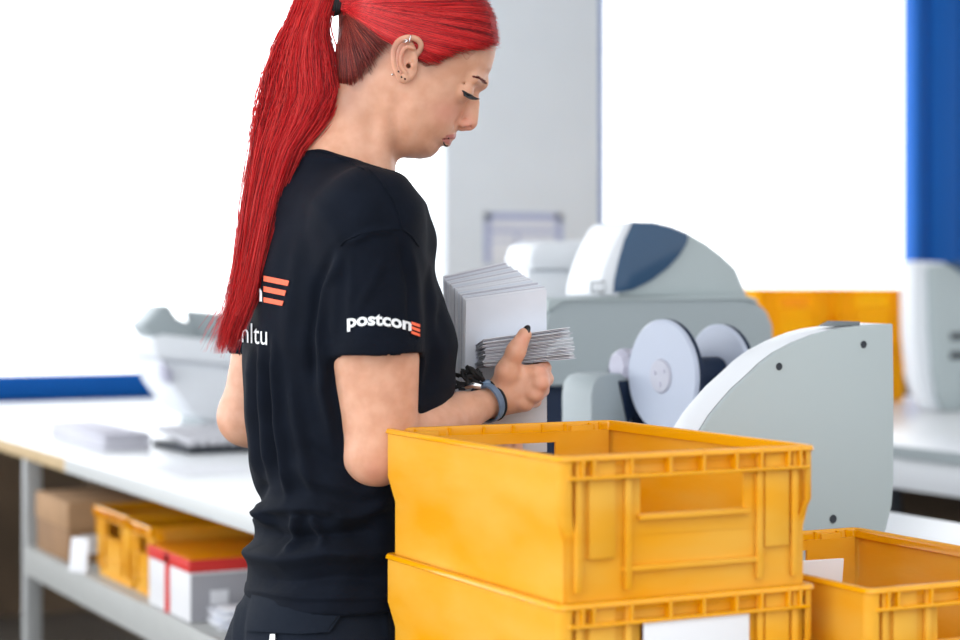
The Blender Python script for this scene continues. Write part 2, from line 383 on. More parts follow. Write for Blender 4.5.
# ------------------------------------------------------------------ machine B: rounded side panel in front
def franking_machine():
    Y = 2.39; o0 = onY(893, 500, Y)
    r = empty('mail_machine', (o0[0], Y, DZ), 0, 'light grey mail machine with a big quarter-round side panel, behind the yellow crates', 'machine')
    def P(l): return [(onY(x, y, Y)[0]-o0[0], onY(x, y, Y)[2]-DZ) for x, y in l]
    arc = [(693,450),(703,430),(712,415.5),(722.5,402.6),(735,388.5),(750,375),(763,362.5),(777,352),(796,342),(816,334),(831,330),(847.5,327.6),(869,325),(893,323.7)]
    rgt = [(894,400),(894,480),(892,505),(886,530),(876,552),(860,568)]
    base = P(arc+rgt); zmin = .005
    low = [(onY(690, 568, Y)[0]-o0[0]+0.0, zmin), (onY(672, 520, Y)[0]-o0[0], .09), (onY(676, 480, Y)[0]-o0[0], .17)]
    base = base[:-1]+[(base[-1][0], zmin)]+low
    front = base
    MB().prism(front, 'y', 0, .010, .002, 2).build('side_panel', M['mach_grey'], r, 30)
    cx = sum(p[0] for p in base)/len(base); cz = sum(p[1] for p in base)/len(base)
    grown = [(cx+(x-cx)*1.012, cz+(z-cz)*1.010) for x, z in base]; grown = [(x, max(z, .0)) for x, z in grown]
    MB().prism([(cx+(x-cx)*.992, cz+(z-cz)*.992) for x, z in base], 'y', .009, .013).build('panel_gap', M['mach_line'], r)
    MB().prism(base, 'y', .012, .080, .003).build('housing', M['mach_white'], r, 30)
    for x, y, rr in ((779, 366.5, .0058), (863.5, 344.5, .0058), (833, 519, .0066)):
        p = P([(x, y)])[0]
        MB().lathe([(rr*1.0, -.0006), (rr*.9, -.0014), (rr*.72, -.0008), (rr*.7, .0)], (p[0], 0, p[1]), 'y', 24).build('hole_disc', M['dark'], r)  # dark disc set on the panel, a hole's shade put into its colour
    p0, p1 = P([(835,324)])[0], P([(866,323)])[0]
    MB().prism([(p0[0], p0[1]-.004), (p1[0], p1[1]-.004), (p1[0], p1[1]+.002), (p0[0]+.02, p0[1]+.004)], 'y', .014, .045, .001).build('top_guide', M['mach_line'], r)
    MB().box(-.33, -.03, .08, .30, .0, .20, .008).build('rear_housing', M['mach_white'], r)
franking_machine()

# ------------------------------------------------------------------ reel unit
def reels():
    c = room(C(663, 376, 3.25)); R = .094
    r = empty('reel_stand', (c[0], c[1], DZ), math.radians(5), 'reel stand with two large pale discs between the mail machines', 'machine')
    h = c[2]-DZ
    def disc(x, name, rad):
        d = MB().lathe([(0,-.004), (rad*.965,-.004), (rad,-.001), (rad,.003), (rad*.98,.0045), (0,.0045)], (x, 0, h), 'x', 72).build(name, M['reel'], r, 30)
        MB().lathe([(rad*.94,.0046), (rad*1.003,.0046), (rad*1.003,.011), (rad*.94,.011)], (x, 0, h), 'x', 72).build('rubber_edge', M['navy'], d, 30)
        MB().lathe([(0,-.008), (rad*.27,-.008), (rad*.30,-.006), (rad*.31,-.0035), (rad*.31,-.003)], (x, 0, h), 'x', 40).build('hub', M['reel_hub'], d, 30)
        for k in range(3):
            a = k*2.094+.4; MB().lathe([(0,-.0095), (.004,-.0095), (.004,-.007)], (x, rad*.15*math.cos(a), h+rad*.15*math.sin(a)), 'x', 12).build('bolt', M['lilac'], d)
    disc(0, 'reel_disc', R); disc(.118, 'reel_disc', R*.9)
    MB().lathe([(0, .006), (.030, .006), (.030, .17), (0, .17)], (0, 0, h), 'x', 24).build('axle', M['navy'], r)
    MB().lathe([(0, -.040), (.022, -.040), (.030, -.030), (.030, .01), (.022, .03), (0, .03)], (.03, .118, h+.012), 'x', 8).build('knob', M['lilac'], r)
    MB().box(.02, .18, .11, .19, 0, h+.02, .01).build('support', M['navy'], r)
    MB().box(.03, .09, .0, .105, .0, h-.05, .008).build('support', M['navy'], r)
    MB().prism([(-.075,0), (-.075,h-.035), (-.071,h-.015), (-.060,h-.003), (-.045,h), (.0,h), (.012,h-.01), (.012,0)], 'y', .10, .19, .006).build('drive_housing', M['mach_grey2'], r)
    MB().prism([(-.02,h-.012), (.012,h-.012), (.014,h-.06), (0,h-.09)], 'y', .096, .10, .001).build('drive_cover', M['navy'], r)
reels()

# ------------------------------------------------------------------ machine A
def big_machine():
    Y = 3.36; o0 = onY(660, 400, Y)
    r = empty('letter_inserter', (o0[0], Y, DZ), 0, 'large grey letter inserting machine with a domed cover and dark blue visor', 'machine')
    def P(l, YY=Y): return [(onY(x, y, YY)[0]-o0[0], onY(x, y, YY)[2]-DZ) for x, y in l]
    MB().prism(P([(545,386),(545,330),(547,318),(553,307),(563,300),(575,298),(742,298),(757,302),(767,311),(773,325),(774,345),(774,386)]), 'y', 0, .20, .006, 3).build('housing', M['mach_grey2'], r, 30)
    p = P([(549,386),(770,386)])
    MB().box(p[0][0], p[1][0], .03, .19, 0, p[0][1]+.002, .004).build('base', M['navy'], r)
    MB().prism(P([(546,299),(742,295),(752,298),(757,301),(755,303),(750,301),(742,299),(563,301),(546,312)]), 'y', -.006, .19, .001).build('top_lip', M['mach_grey'], r)
    arc = [(590,296),(592,282),(596,268),(602,253),(609,239),(617,229),(626,223.5),(634,222),(655,223),(672,227),(690,234),(706,243),(722,255),(736,268),(740,277),(744,287),(748,297)]
    sh = lambda l, d: [(x+d*max(0, min(1, (633-x)/30)), y) for x, y in l]
    MB().prism(P(sh(arc, 10), Y+.02), 'y', .02, .14, .004).build('cover', M['mach_grey'], r, 30)
    wht = [(588,296),(590,282),(594,267),(600,252),(608,238),(616,228),(625,222.5),(633,221.5),(624,240),(618,262),(614,280),(613,296)]
    MB().prism(P(sh(wht, 10), Y+.012), 'y', .012, .145, .004).build('cover_panel', M['mach_white'], r, 30)
    vis = [(633,221.5),(655,222.2),(672,226.2),(690,233.5),(688,243),(680,256),(668,269),(652,281),(634,290),(613,294),(614,280),(618,262),(624,240)]
    MB().prism(P(vis, Y+.010), 'y', .010, .146, .004).build('visor', M['visor'], r, 30)
    q = P([(593,281),(607,293)])
    MB().box(q[0][0], q[1][0], .007, .013, q[1][1], q[0][1], .002).build('button', M['mach_line'], r)
    MB().box(q[0][0]+.0025, q[1][0]-.0025, .005, .012, q[1][1]+.003, q[0][1]-.003, .002).build('button', M['mach_white'], r)
    cv = [(739,362),(752,353),(768,346),(786,342)]; pp = [(x, -.012, z) for x, z in P(cv)]
    MB().tube(pp, .0022, 8).build('cord', M['mach_grey'], r, 180)
    q = P([(785,344),(806,334)])
    MB().box(q[0][0]-.002, q[1][0], -.02, 0.0, q[0][1], q[1][1]-.003, .005).build('cord_grip', M['mach_white'], r)
big_machine()

def feeder_behind():
    Y = 3.85; o0 = onY(545, 400, Y)
    r = empty('document_feeder', (o0[0], Y, DZ), 0, 'white document feeder with a rounded tray left of the domed cover', 'machine')
    def P(l): return [(onY(x+20, y, Y)[0]-o0[0], onY(x+20, y, Y)[2]-DZ) for x, y in l]
    MB().prism(P([(512,300),(512,268),(600,268),(600,300),(600,320),(512,320)])[0:6], 'y', .02, .15, .006).build('body', M['mach_white'], r)
    zt = P([(512,300)])[0][1]
    MB().box(P([(500,300)])[0][0], P([(620,300)])[0][0], .0, .16, 0, zt, .006).build('base', M['mach_grey2'], r)
    MB().prism(P([(509,258),(513,246),(524,241),(566,240),(575,244),(569,262),(563,270),(512,270)]), 'y', 0, .12, .008, 3).build('tray', M['mach_white'], r)
    MB().prism(P([(560,270),(564,258),(571,249),(580,246),(596,246),(596,250),(581,251),(573,256),(568,270)]), 'y', -.006, .12, .002).build('guard', M['dark'], r)
    MB().prism(P([(569,270),(574,257),(582,252),(596,251),(596,270)]), 'y', .01, .11, .002).build('side_cover', M['mach_grey2'], r)
feeder_behind()

# ------------------------------------------------------------------ far bench on the right with its machine and crates
X2 = 3.43
b2 = empty('workbench', (X2, 4.0, 0), 0, 'white workbench at the right edge, across the aisle, carrying the far machine', 'workbench')
MB().box(0, 1.5, -1.0, 2.6, DZ-.034, DZ, .002).build('worktop', M['desk'], b2)
MB().box(-.001, .002, -1.0, 2.6, DZ-.034, DZ-.001).build('edge_strip', M['mach_grey2'], b2)
MB().box(.02, .04, -.95, 2.55, .70, DZ-.036, .001).build('apron', M['mach_white'], b2)
for y in (-.9, .3, 1.0, 2.45):
    for x in (.03, 1.42): MB().box(x, x+.045, y, y+.045, 0, DZ-.034, .002).build('leg', M['dark'], b2)
MB().box(.9, .92, -.95, 2.55, .05, .78).build('back_panel', M['brown_panel'], b2)
MB().tube([(.05, .35, .1), (.05, .95, .72)], .012, 8).build('brace', M['dark'], b2)
def far_machine():
    Y = 5.25; o0 = onY(925, 405, Y)
    SH = 12
    r = empty('mail_machine', (o0[0], Y, DZ), 0, 'grey mail machine with dark slots at the right edge, on the far bench', 'machine')
    def P(l): return [(onY(x+SH, y, Y)[0]-o0[0], onY(x+SH, y, Y)[2]-DZ) for x, y in l]
    zf = lambda l: [(x, max(z, .001)) for x, z in P(l)]
    MB().prism(zf([(906,265),(913,261),(950,263),(975,285),(1000,330),(1010,380),(1010,412),(926,412),(918,400),(911,378),(907,335)]), 'y', .03, .10, .008).build('housing', M['mach_white'], r, 30)
    MB().prism(zf([(920,266),(935,264),(950,272),(975,300),(1000,340),(1008,380),(1008,411),(934,411),(928,398),(924,370),(921,330)]), 'y', 0, .03, .004).build('side_panel', M['mach_grey'], r, 30)
    MB().prism(P([(938,262),(962,263),(985,285),(985,295),(962,285),(948,272)]), 'y', -.01, .1, .003).build('visor', M['visor'], r)
    for y in (333, 352):
        q = P([(938, y), (990, y+6)])
        MB().box(q[0][0], q[1][0], -.008, .004, q[1][1], q[0][1], .003).build('slot', M['dark'], r)
    q = P([(950,372),(958,411)]); MB().box(q[0][0], q[1][0], -.006, .004, max(q[1][1], .002), q[0][1], .002).build('slot', M['mach_grey2'], r)
far_machine()
kx = [onY(791, 400, 5.75)[0], onY(868, 400, 5.75)[0]]
names = [['lower crate of the left pair of yellow crates on the far bench', 'upper crate of the left pair of yellow crates on the far bench'],
         ['lower crate of the right pair of yellow crates on the far bench', 'upper crate of the right pair of yellow crates on the far bench']]
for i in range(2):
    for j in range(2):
        make_crate(names[i][j], (kx[i]+.02, 5.75+LC/2, DZ+.001+j*.206), 0, sz=1.25, sx=.98, group='yellow crates on the far bench', scuffed_not_backlit=False)
# notice on the pillar
def poster():
    a, b = onY(484, 264, WY-.02), onY(562, 214, WY-.02)
    r = empty('notice', (a[0], WY-.0205, a[2]), 0, 'printed notice with pale blue lines stuck on the grey pillar', 'notice')
    W_, H_ = b[0]-a[0], b[2]-a[2]
    MB().box(0, W_, -.003, 0, 0, H_).build('sheet', M['paper'], r)
    MB().box(.0, W_, -.004, -.002, H_*.86, H_).box(0, .03, -.004, -.002, 0, H_).box(W_-.03, W_, -.004, -.002, 0, H_).box(W_*.08, W_*.92, -.004, -.002, H_*.62, H_*.70).box(W_*.08, W_*.92, -.004, -.002, H_*.45, H_*.48).box(W_*.4, W_*.43, -.004, -.002, .0, H_*.6).build('printed_lines', M['ink'], r)
poster()

# ================================================================== THE WOMAN
ZC = 2.68
P0 = np.array([C(325, 500, ZC)[0], ZC, 0.0])
person = empty('person', tuple(room(P0)), -TH, 'woman with a long red ponytail in a black printed t-shirt holding bundles of letters', 'person')

def smin(a, b, k):
    h = np.clip(.5+.5*(b-a)/k, 0, 1); return b*(1-h)+a*h-k*h*(1-h)
class Field:
    def __init__(s, xs, ys, zs):
        s.g = [np.asarray(v, dtype=np.float32) for v in (xs, ys, zs)]
        s.F = np.full([len(v) for v in s.g], .5, dtype=np.float32)
    def apply(s, fn, lo, hi, k, mode):
        m = k+.012; idx = []
        for a in range(3):
            i0 = np.searchsorted(s.g[a], lo[a]-m); i1 = np.searchsorted(s.g[a], hi[a]+m)
            if i1 <= i0: return
            idx.append((i0, i1))
        sl = tuple(slice(*i) for i in idx)
        X = s.g[0][sl[0]][:,None,None]; Y = s.g[1][sl[1]][None,:,None]; Z = s.g[2][sl[2]][None,None,:]
        d = fn(X, Y, Z)
        if mode == 'u': s.F[sl] = smin(s.F[sl], d, k)
        elif mode == 's': s.F[sl] = -smin(-s.F[sl], d, k)
    def cap(s, a, b, r1, r2=None, k=.01, mode='u', flat=None, fs=1.0):
        a = np.array(a, float); b = np.array(b, float); r2 = r1 if r2 is None else r2
        ab = b-a; L2 = max(float(ab@ab), 1e-9); R = max(r1, r2)*max(1, fs)
        def fn(X, Y, Z):
            px, py, pz = X-a[0], Y-a[1], Z-a[2]
            if flat is not None:
                n = np.array(flat, float); n /= np.linalg.norm(n)
                q = (px*n[0]+py*n[1]+pz*n[2])*(1/fs-1); px = px+n[0]*q; py = py+n[1]*q; pz = pz+n[2]*q
            t = np.clip((px*ab[0]+py*ab[1]+pz*ab[2])/L2, 0, 1)
            d = np.sqrt((px-t*ab[0])**2+(py-t*ab[1])**2+(pz-t*ab[2])**2)-(r1+(r2-r1)*t)
            return d
        s.apply(fn, np.minimum(a, b)-R, np.maximum(a, b)+R, k, mode)
    def chain(s, pts, rs, k=.006, mode='u', **kw):
        for i in range(len(pts)-1): s.cap(pts[i], pts[i+1], rs[i], rs[i+1], k, mode, **kw)
    def ell(s, c, rad, k=.01, mode='u', rot=None):
        c = np.array(c, float); rad = np.array(rad, float); R = rad.max()
        A = np.eye(3) if rot is None else np.array(rot, float)
        def fn(X, Y, Z):
            px, py, pz = X-c[0], Y-c[1], Z-c[2]
            u = [(px*A[i][0]+py*A[i][1]+pz*A[i][2]) for i in range(3)]
            k0 = np.sqrt(sum((u[i]/rad[i])**2 for i in range(3))); k1 = np.sqrt(sum((u[i]/rad[i]**2)**2 for i in range(3)))+1e-6
            return k0*(k0-1)/k1
        s.apply(fn, c-R, c+R, k, mode)
    def inflate(s, dfn, W, D, yc, lo, hi, k=.01, wfn=None):
        def fn(X, Y, Z):
            d = dfn(X[:,0,0], Z[0,0,:])[:,None,:]
            q = (D-np.minimum(d, D))/D
            return (np.sqrt(q**2+((Y-yc)/W)**2)-1)*D
        s.apply(fn, lo, hi, k, 'u')
    def sample(s, p):                        # trilinear
        f = []; ix = []
        for a in range(3):
            g = s.g[a]; i = np.clip(np.searchsorted(g, p[:,a])-1, 0, len(g)-2); ix.append(i); f.append(np.clip((p[:,a]-g[i])/(g[i+1]-g[i]), 0, 1))
        r = 0
        for dx in (0,1):
            for dy in (0,1):
                for dz in (0,1):
                    w = (f[0] if dx else 1-f[0])*(f[1] if dy else 1-f[1])*(f[2] if dz else 1-f[2])
                    r = r+w*s.F[ix[0]+dx, ix[1]+dy, ix[2]+dz]
        return r
    def hit(s, pxy, z0, z1, step=.0015):       # first surface along the sight lines through pixels
        pxy = np.asarray(pxy, float); Zs = np.arange(z0, z1, step)
        out = np.full(len(pxy), np.nan); alive = np.ones(len(pxy), bool); prev = None
        for Z in Zs:
            p = np.stack([(pxy[:,0]-480)/F*Z, np.full(len(pxy), Z), HC-(pxy[:,1]-HY)/F*Z], 1)
            v = s.sample(p); h = alive & (v < 0)
            if prev is not None:
                tt = np.where(h, prev/(prev-v+1e-9), 0); out[h] = (Z-step+step*tt)[h]
            else: out[h] = Z
            alive &= ~h; prev = v
            if not alive.any(): break
        return out
    def mesh(s):
        Fv = s.F; ins = Fv < 0
        c = [ins[dx:ins.shape[0]-1+dx, dy:ins.shape[1]-1+dy, dz:ins.shape[2]-1+dz] for dx in (0,1) for dy in (0,1) for dz in (0,1)]
        anyc = c[0].copy(); allc = c[0].copy()
        for q in c[1:]: anyc |= q; allc &= q
        act = anyc & ~allc; I, J, K = np.nonzero(act); n = len(I)
        vid = np.full(act.shape, -1, np.int32); vid[I, J, K] = np.arange(n)
        val = {}; pos = {}
        for dx in (0,1):
            for dy in (0,1):
                for dz in (0,1):
                    val[dx,dy,dz] = Fv[I+dx, J+dy, K+dz]; pos[dx,dy,dz] = np.stack([s.g[0][I+dx], s.g[1][J+dy], s.g[2][K+dz]], 1)
        acc = np.zeros((n,3)); cnt = np.zeros(n)
        ks = list(val)
        for a in ks:
            for ax in range(3):
                if a[ax] == 0:
                    b = list(a); b[ax] = 1; b = tuple(b)
                    va, vb = val[a], val[b]; m = (va < 0) != (vb < 0); t = np.where(m, va/(va-vb+1e-12*(va==vb)), 0)
                    acc += np.where(m[:,None], pos[a]+(pos[b]-pos[a])*t[:,None], 0); cnt += m
        V = acc/cnt[:,None]; quads = []
        for ax in range(3):
            sl0 = [slice(None)]*3; sl1 = [slice(None)]*3; sl0[ax] = slice(0,-1); sl1[ax] = slice(1,None)
            A, B = ins[tuple(sl0)], ins[tuple(sl1)]; e = np.stack(np.nonzero(A != B), 1)
            u, w = (ax+1)%3, (ax+2)%3
            ok = (e[:,u] > 0) & (e[:,w] > 0) & (e[:,u] < Fv.shape[u]-1) & (e[:,w] < Fv.shape[w]-1); e = e[ok]
            sgn = A[tuple(e.T)]
            def cell(du, dw):
                q = e.copy(); q[:,u] -= du; q[:,w] -= dw; return vid[tuple(q.T)]
            q = np.stack([cell(1,1), cell(0,1), cell(0,0), cell(1,0)], 1)
            q[~sgn] = q[~sgn][:,::-1]; quads.append(q)
        return V, np.concatenate(quads)
def np_mesh(name, V, Q):
    me = bpy.data.meshes.new(name); n, m = len(V), len(Q); k = Q.shape[1]
    me.vertices.add(n); me.vertices.foreach_set('co', np.asarray(V, np.float32).ravel())
    me.loops.add(m*k); me.loops.foreach_set('vertex_index', Q.ravel().astype(np.int32))
    me.polygons.add(m); me.polygons.foreach_set('loop_start', np.arange(0, m*k, k, dtype=np.int32))
    me.update(calc_edges=True); me.validate(); return me
def attr(me, name, vals):
    a = me.attributes.new(name, 'FLOAT', 'POINT'); a.data.foreach_set('value', np.asarray(vals, np.float32))
def relax(V, Q, it=1, w=.5):
    for _ in range(it):
        acc = np.zeros_like(V); cnt = np.zeros(len(V))
        for a, b in ((0,1),(1,2),(2,3),(3,0)):
            np.add.at(acc, Q[:,a], V[Q[:,b]]); np.add.at(cnt, Q[:,a], 1)
            np.add.at(acc, Q[:,b], V[Q[:,a]]); np.add.at(cnt, Q[:,b], 1)
        V = V*(1-w)+w*acc/np.maximum(cnt, 1)[:,None]
    return V
def vnormals(V, Q):
    n = np.cross(V[Q[:,2]]-V[Q[:,0]], V[Q[:,3]]-V[Q[:,1]]); out = np.zeros_like(V)
    for k in range(4): np.add.at(out, Q[:,k], n)
    return out/(np.linalg.norm(out, axis=1)[:,None]+1e-12)
def px_of(V): return 480+V[:,0]/V[:,1]*F, HY-(V[:,2]-HC)/V[:,1]*F
def grid1(segs):                              # [(start, step), ..., (end,)] -> uneven coordinate list
    out = []
    for (a, st), nx in zip(segs[:-1], segs[1:]): out += list(np.arange(a, nx[0]-st*.4, st))
    out.append(segs[-1][0]); return np.array(out)

# outline of the head in its middle plane
def poly_dist(poly):
    P = np.array([C(x, y, ZC)[[0,2]] for x, y in poly])
    def fn(xs, zs):
        X, Z = np.meshgrid(xs, zs, indexing='ij'); d = np.full(X.shape, 9.0); inside = np.zeros(X.shape, bool)
        for i in range(len(P)):
            a, b = P[i], P[(i+1)%len(P)]; ab = b-a
            t = np.clip(((X-a[0])*ab[0]+(Z-a[1])*ab[1])/(ab@ab), 0, 1)
            d = np.minimum(d, np.hypot(X-a[0]-t*ab[0], Z-a[1]-t*ab[1]))
            cnd = ((a[1] > Z) != (b[1] > Z)); den = b[1]-a[1] if abs(b[1]-a[1]) > 1e-9 else 1e-9
            inside ^= cnd & (X < (b[0]-a[0])*(Z-a[1])/den+a[0])
        d = np.where(inside, d, -d)
        return d
    xs = np.linspace(P[:,0].min()-.03, P[:,0].max()+.03, 260); zs = np.linspace(P[:,1].min()-.03, P[:,1].max()+.03, 260)
    D0 = fn(xs, zs)
    def blur(A, n):
        k = np.exp(-np.linspace(-2, 2, 2*n+1)**2); k /= k.sum()
        for ax in (0,1): A = np.apply_along_axis(lambda v: np.convolve(np.pad(v, n, 'edge'), k, 'valid'), ax, A)
        return A
    B1, B2 = blur(D0, 2), blur(D0, 14); w = np.clip((D0-.006)/.02, 0, 1); w = w*w*(3-2*w); D1 = B1*(1-w)+B2*w
    def look(x, z):
        x = np.atleast_1d(x); z = np.atleast_1d(z)
        fx = np.clip((x-xs[0])/(xs[1]-xs[0]), 0, len(xs)-1.001); fz = np.clip((z-zs[0])/(zs[1]-zs[0]), 0, len(zs)-1.001)
        return fx, fz
    def dfn(x, z):
        fx, fz = look(x, z); i, j = fx.astype(int), fz.astype(int); u = (fx-i)[:,None]; v = (fz-j)[None,:]
        A = D1
        return A[np.ix_(i, j)]*(1-u)*(1-v)+A[np.ix_(i+1, j)]*u*(1-v)+A[np.ix_(i, j+1)]*(1-u)*v+A[np.ix_(i+1, j+1)]*u*v
    def pt(x, z):
        fx, fz = look(x, z); i, j = fx.astype(int), fz.astype(int); u, v = fx-i, fz-j; A = D1
        return A[i,j]*(1-u)*(1-v)+A[i+1,j]*u*(1-v)+A[i,j+1]*(1-u)*v+A[i+1,j+1]*u*v
    return dfn, pt
head_poly = [(496.5,42),(495,56),(491,70),(486,79),(478,88),(471,97),(465,110),(460,122),(457,131),(452,139),(446,145),(440,148),(437,152),(431,157),(420,159),(408,157.5),(397,153),(386,146),(372,132),(352,118),(341,98),(337,72),(338,48),(345,26),(350,8),(354,-12),(370,-32),(400,-40),(432,-36),(460,-20),(480,0),(491,20)]
hd, hd_pt = poly_dist(head_poly)
HW, HD = .073, .088

# ---- body field
fx0 = C(375, 0, ZC)[0]; fx1 = C(500, 0, ZC)[0]
xs = grid1([(-.43, .0035), (C(385,0,ZC)[0], .0013), (C(482,0,ZC)[0], .0017), (.125,)])
zf = lambda y: C(0, y, ZC)[2]
zs = grid1([(.98, .0035), (zf(462), .0019), (zf(322), .0035), (zf(162), .0013), (zf(28), .003), (1.70,)])
ys = grid1([(2.42, .0026), (2.58, .0016), (2.72, .0026), (2.93,)])
B = Field(xs, ys, zs)
B.inflate(hd, HW, HD, ZC, C(325,-45,ZC)+[0,-.08,-.3], C(505,165,ZC)+[0,.08,.32], .01)
c = C
# neck and upper trunk (under the shirt)
B.cap(c(380,100,ZC), c(347,166,ZC), .049, .0445, .022); B.cap(c(347,166,ZC), c(340,200,ZC), .0445, .05, .02)
B.cap(c(360,112,ZC), c(344,148,ZC), .044, .041, .02)
B.cap(c(392,92,ZC-.052), c(376,172,ZC-.026), .011, .010, .012)      # neck muscle
B.cap(c(338,200,ZC), c(335,430,ZC), .075, .09, .05)
for s, sh in ((0, c(370,222,2.535)), (1, c(290,232,2.83))):
    B.cap(c(338,196,ZC), sh, .045, .045, .03)
# near arm
el = c(377,449,2.555); wr = c(492,401,2.715)
B.cap(c(371,225,2.535), el, .052, .043, .02)
B.cap(c(352,330,2.54), c(366,420,2.55), .040, .032, .02)
B.cap(c(393,360,2.54), c(390,430,2.55), .030, .030, .03)
B.ell(c(374,456,2.555), (.036,.036,.036), .02)
B.chain([el, c(420,434,2.605), c(460,414,2.665), wr], [.040,.038,.027,.0195], .015)
B.cap(c(400,430,2.585), c(440,419,2.63), .032, .026, .02)
# far arm
el2 = c(248,415,2.86)
B.cap(c(285,232,2.83), el2, .046, .039, .02); B.ell(c(248,420,2.86), (.037,.037,.034), .02)
wr2 = c(425,464,2.80)
B.chain([el2, c(320,440,2.84), wr2], [.038,.036,.025], .02)
# near hand
H = lambda x, y, z: c(x, y, z)
mc = [((498,388,2.712),(538,374,2.700)), ((497,395,2.710),(540,384,2.697)), ((497,401,2.711),(535,394,2.700)), ((497,407,2.715),(525,403,2.708))]
for (p, q), r_ in zip(mc, (.0135,.0135,.013,.012)): B.cap(H(*p), H(*q), .0125, r_, .011)
B.cap(wr, H(508,393,2.712), .0185, .0180, .012)
fing = [[(536,374,2.700),(544,368,2.735),(541,364,2.762),(527,362,2.768)],
        [(540,384,2.697),(546,379,2.735),(541,373,2.765),(525,370,2.770)],
        [(535,394,2.700),(542,390,2.735),(539,383,2.762),(523,378,2.768)],
        [(525,403,2.708),(535,401,2.735),(530,393,2.758),(516,387,2.762)]]
for f_, r_ in zip(fing, (.0098,.0102,.0097,.0085)): B.chain([H(*p) for p in f_], [r_*1.12, r_, r_*.92, r_*.82], .004)
for x, y, Z_ in ((538,373,2.690), (541,384,2.687), (535,395,2.690), (525,404,2.698)): B.ell(H(x,y,Z_), (.010,.008,.009), .006)
B.chain([H(500,393,2.712), H(507,371,2.694), H(516,351,2.686), H(524.5,335,2.687)], [.018,.0145,.0118,.0100], .010)
B.cap(H(511,372,2.704), H(528,374,2.704), .011, .010, .012)
# far hand, carrying the big stack from below
B.cap(wr2, H(460,468,2.80), .024, .026, .015, flat=(0,0,1), fs=.8)
B.cap(H(455,468,2.79), H(500,466,2.80), .021, .020, .012, flat=(0,0,1), fs=.7)
for i in range(4):
    x = 484+i*10.5
    B.chain([H(x-4,472,2.80), H(x,464,2.765), H(x+1,450,2.750), H(x+2,436,2.752)], [.0105,.0095,.0088,.0075], .003)
B.chain([H(450,462,2.80), H(468,448,2.885), H(482,436,2.9)], [.015,.012,.010], .008)

# ---- face
fz_ = .003
B.chain([c(474,92,ZC), c(473,104,ZC), c(471.5,115,ZC), c(471.4,123,ZC)], [.0055,.0058,.0062,.0080], .013)
B.ell(c(465,123.8,ZC-.0105), (.0078,.0050,.0058), .005); B.ell(c(465,123.8,ZC+.0105), (.0078,.0050,.0058), .005)
B.cap(c(462,128,ZC), c(469,127.5,ZC), .0045, .0040, .006)
B.cap(c(466.0,128.0,ZC-.010), c(470,127.0,ZC-.006), .0030, .0024, .0015, mode='s')
B.chain([c(461,117,ZC-.019), c(457,124,ZC-.021), c(456,130,ZC-.022)], [.0015,.0022,.0012], .006, mode='s')      # nose wing crease
# lips
for sgn in (-1, 1):
    B.chain([c(451.5,135.8,ZC), c(450,135.8,ZC+sgn*.012), c(444.5,137.5,ZC+sgn*.0235)], [.0046,.0042,.0016], .005)
    B.chain([c(446.5,142.5,ZC), c(445.5,142.2,ZC+sgn*.011), c(442.5,139.5,ZC+sgn*.0225)], [.0050,.0044,.0016], .005)
    B.chain([c(458,139.6,ZC), c(451,139.5,ZC+sgn*.014), c(442.5,138.8,ZC+sgn*.0262)], [.0013,.0013,.0016], .0016, mode='s')
B.cap(c(443,148.5,ZC-.012), c(443,148.5,ZC+.012), .002, .002, .005, mode='s')
# brow and eye sockets, lids
for sgn in (-1, 1):
    B.cap(c(482,83,ZC), c(474,79,ZC+sgn*.036), .0052, .0060, .012)
    B.ell(c(473,96,ZC+sgn*.034), (.011,.013,.0085), .010, mode='s')
    B.ell(c(463.8,92,ZC+sgn*.031), (.0132,.0135,.0122), .010)
    B.cap(c(472,82.5,ZC+sgn*.018), c(463,84,ZC+sgn*.045), .0012, .0012, .003, mode='s')
    
# ear
def smooth_pts(P_, R_, m=4):
    P_ = np.array(P_, float); n = len(P_); out = []; rr = []
    for i in range(n-1):
        p0, p1, p2, p3 = P_[max(i-1,0)], P_[i], P_[i+1], P_[min(i+2,n-1)]
        for t in np.arange(m)/m:
            out.append(.5*((2*p1)+(p2-p0)*t+(2*p0-5*p1+4*p2-p3)*t*t+(3*p1-p0-3*p2+p3)*t**3)); rr.append(R_[i]*(1-t)+R_[i+1]*t)
    return out+[P_[-1]], rr+[R_[-1]]
EZ = ZC-.083
def E(x, y, dz=0): return c(x, y, EZ+dz)
B.ell(E(406.5,59,.004), (.0155,.0065,.0300), .004, rot=[[.97,-.22,.08],[.22,.97,0],[-.08,0,1]])
B.ell(E(409.5,60,-.006), (.0080,.0070,.0150), .003, mode='s')
B.chain(*smooth_pts([E(413,58,.006),E(419,52,.003),E(421,44.5,.001),E(416,38.8,-.002),E(407,37.8,-.006),(E(399,41,-.010)),E(394.5,48,-.012),E(393.5,57,-.011),E(394.5,66,-.009),E(397.5,74,-.006),E(401,79.5,-.003)],
        [.0026,.0030,.0032,.0036,.0038,.0036,.0034,.0032,.0030,.0030,.0034]), .0018)
B.chain(*smooth_pts([E(415,49,-.003),E(407,47,-.006),E(401.5,52,-.008),E(399.8,60,-.008),E(401.5,68,-.006),E(406,73,-.004)], [.0018,.0026,.0028,.0026,.0026,.0022]), .002)
B.ell(E(404,78.5,-.001), (.0072,.0048,.0072), .003)
B.ell(E(412.5,65.5,-.001), (.0042,.0042,.0056), .003)
B.cap(E(408.5,66,-.006), E(408.5,66,.014), .0032, .0028, .001, mode='s')
V, Q = B.mesh(); V = relax(V, Q, 1, .35)
px, py = px_of(V)
me = np_mesh('body', V-P0, Q)
def sstep(a, b, x): t = np.clip((x-a)/(b-a), 0, 1); return t*t*(3-2*t)
headm = (py < 162) & (px > 380)
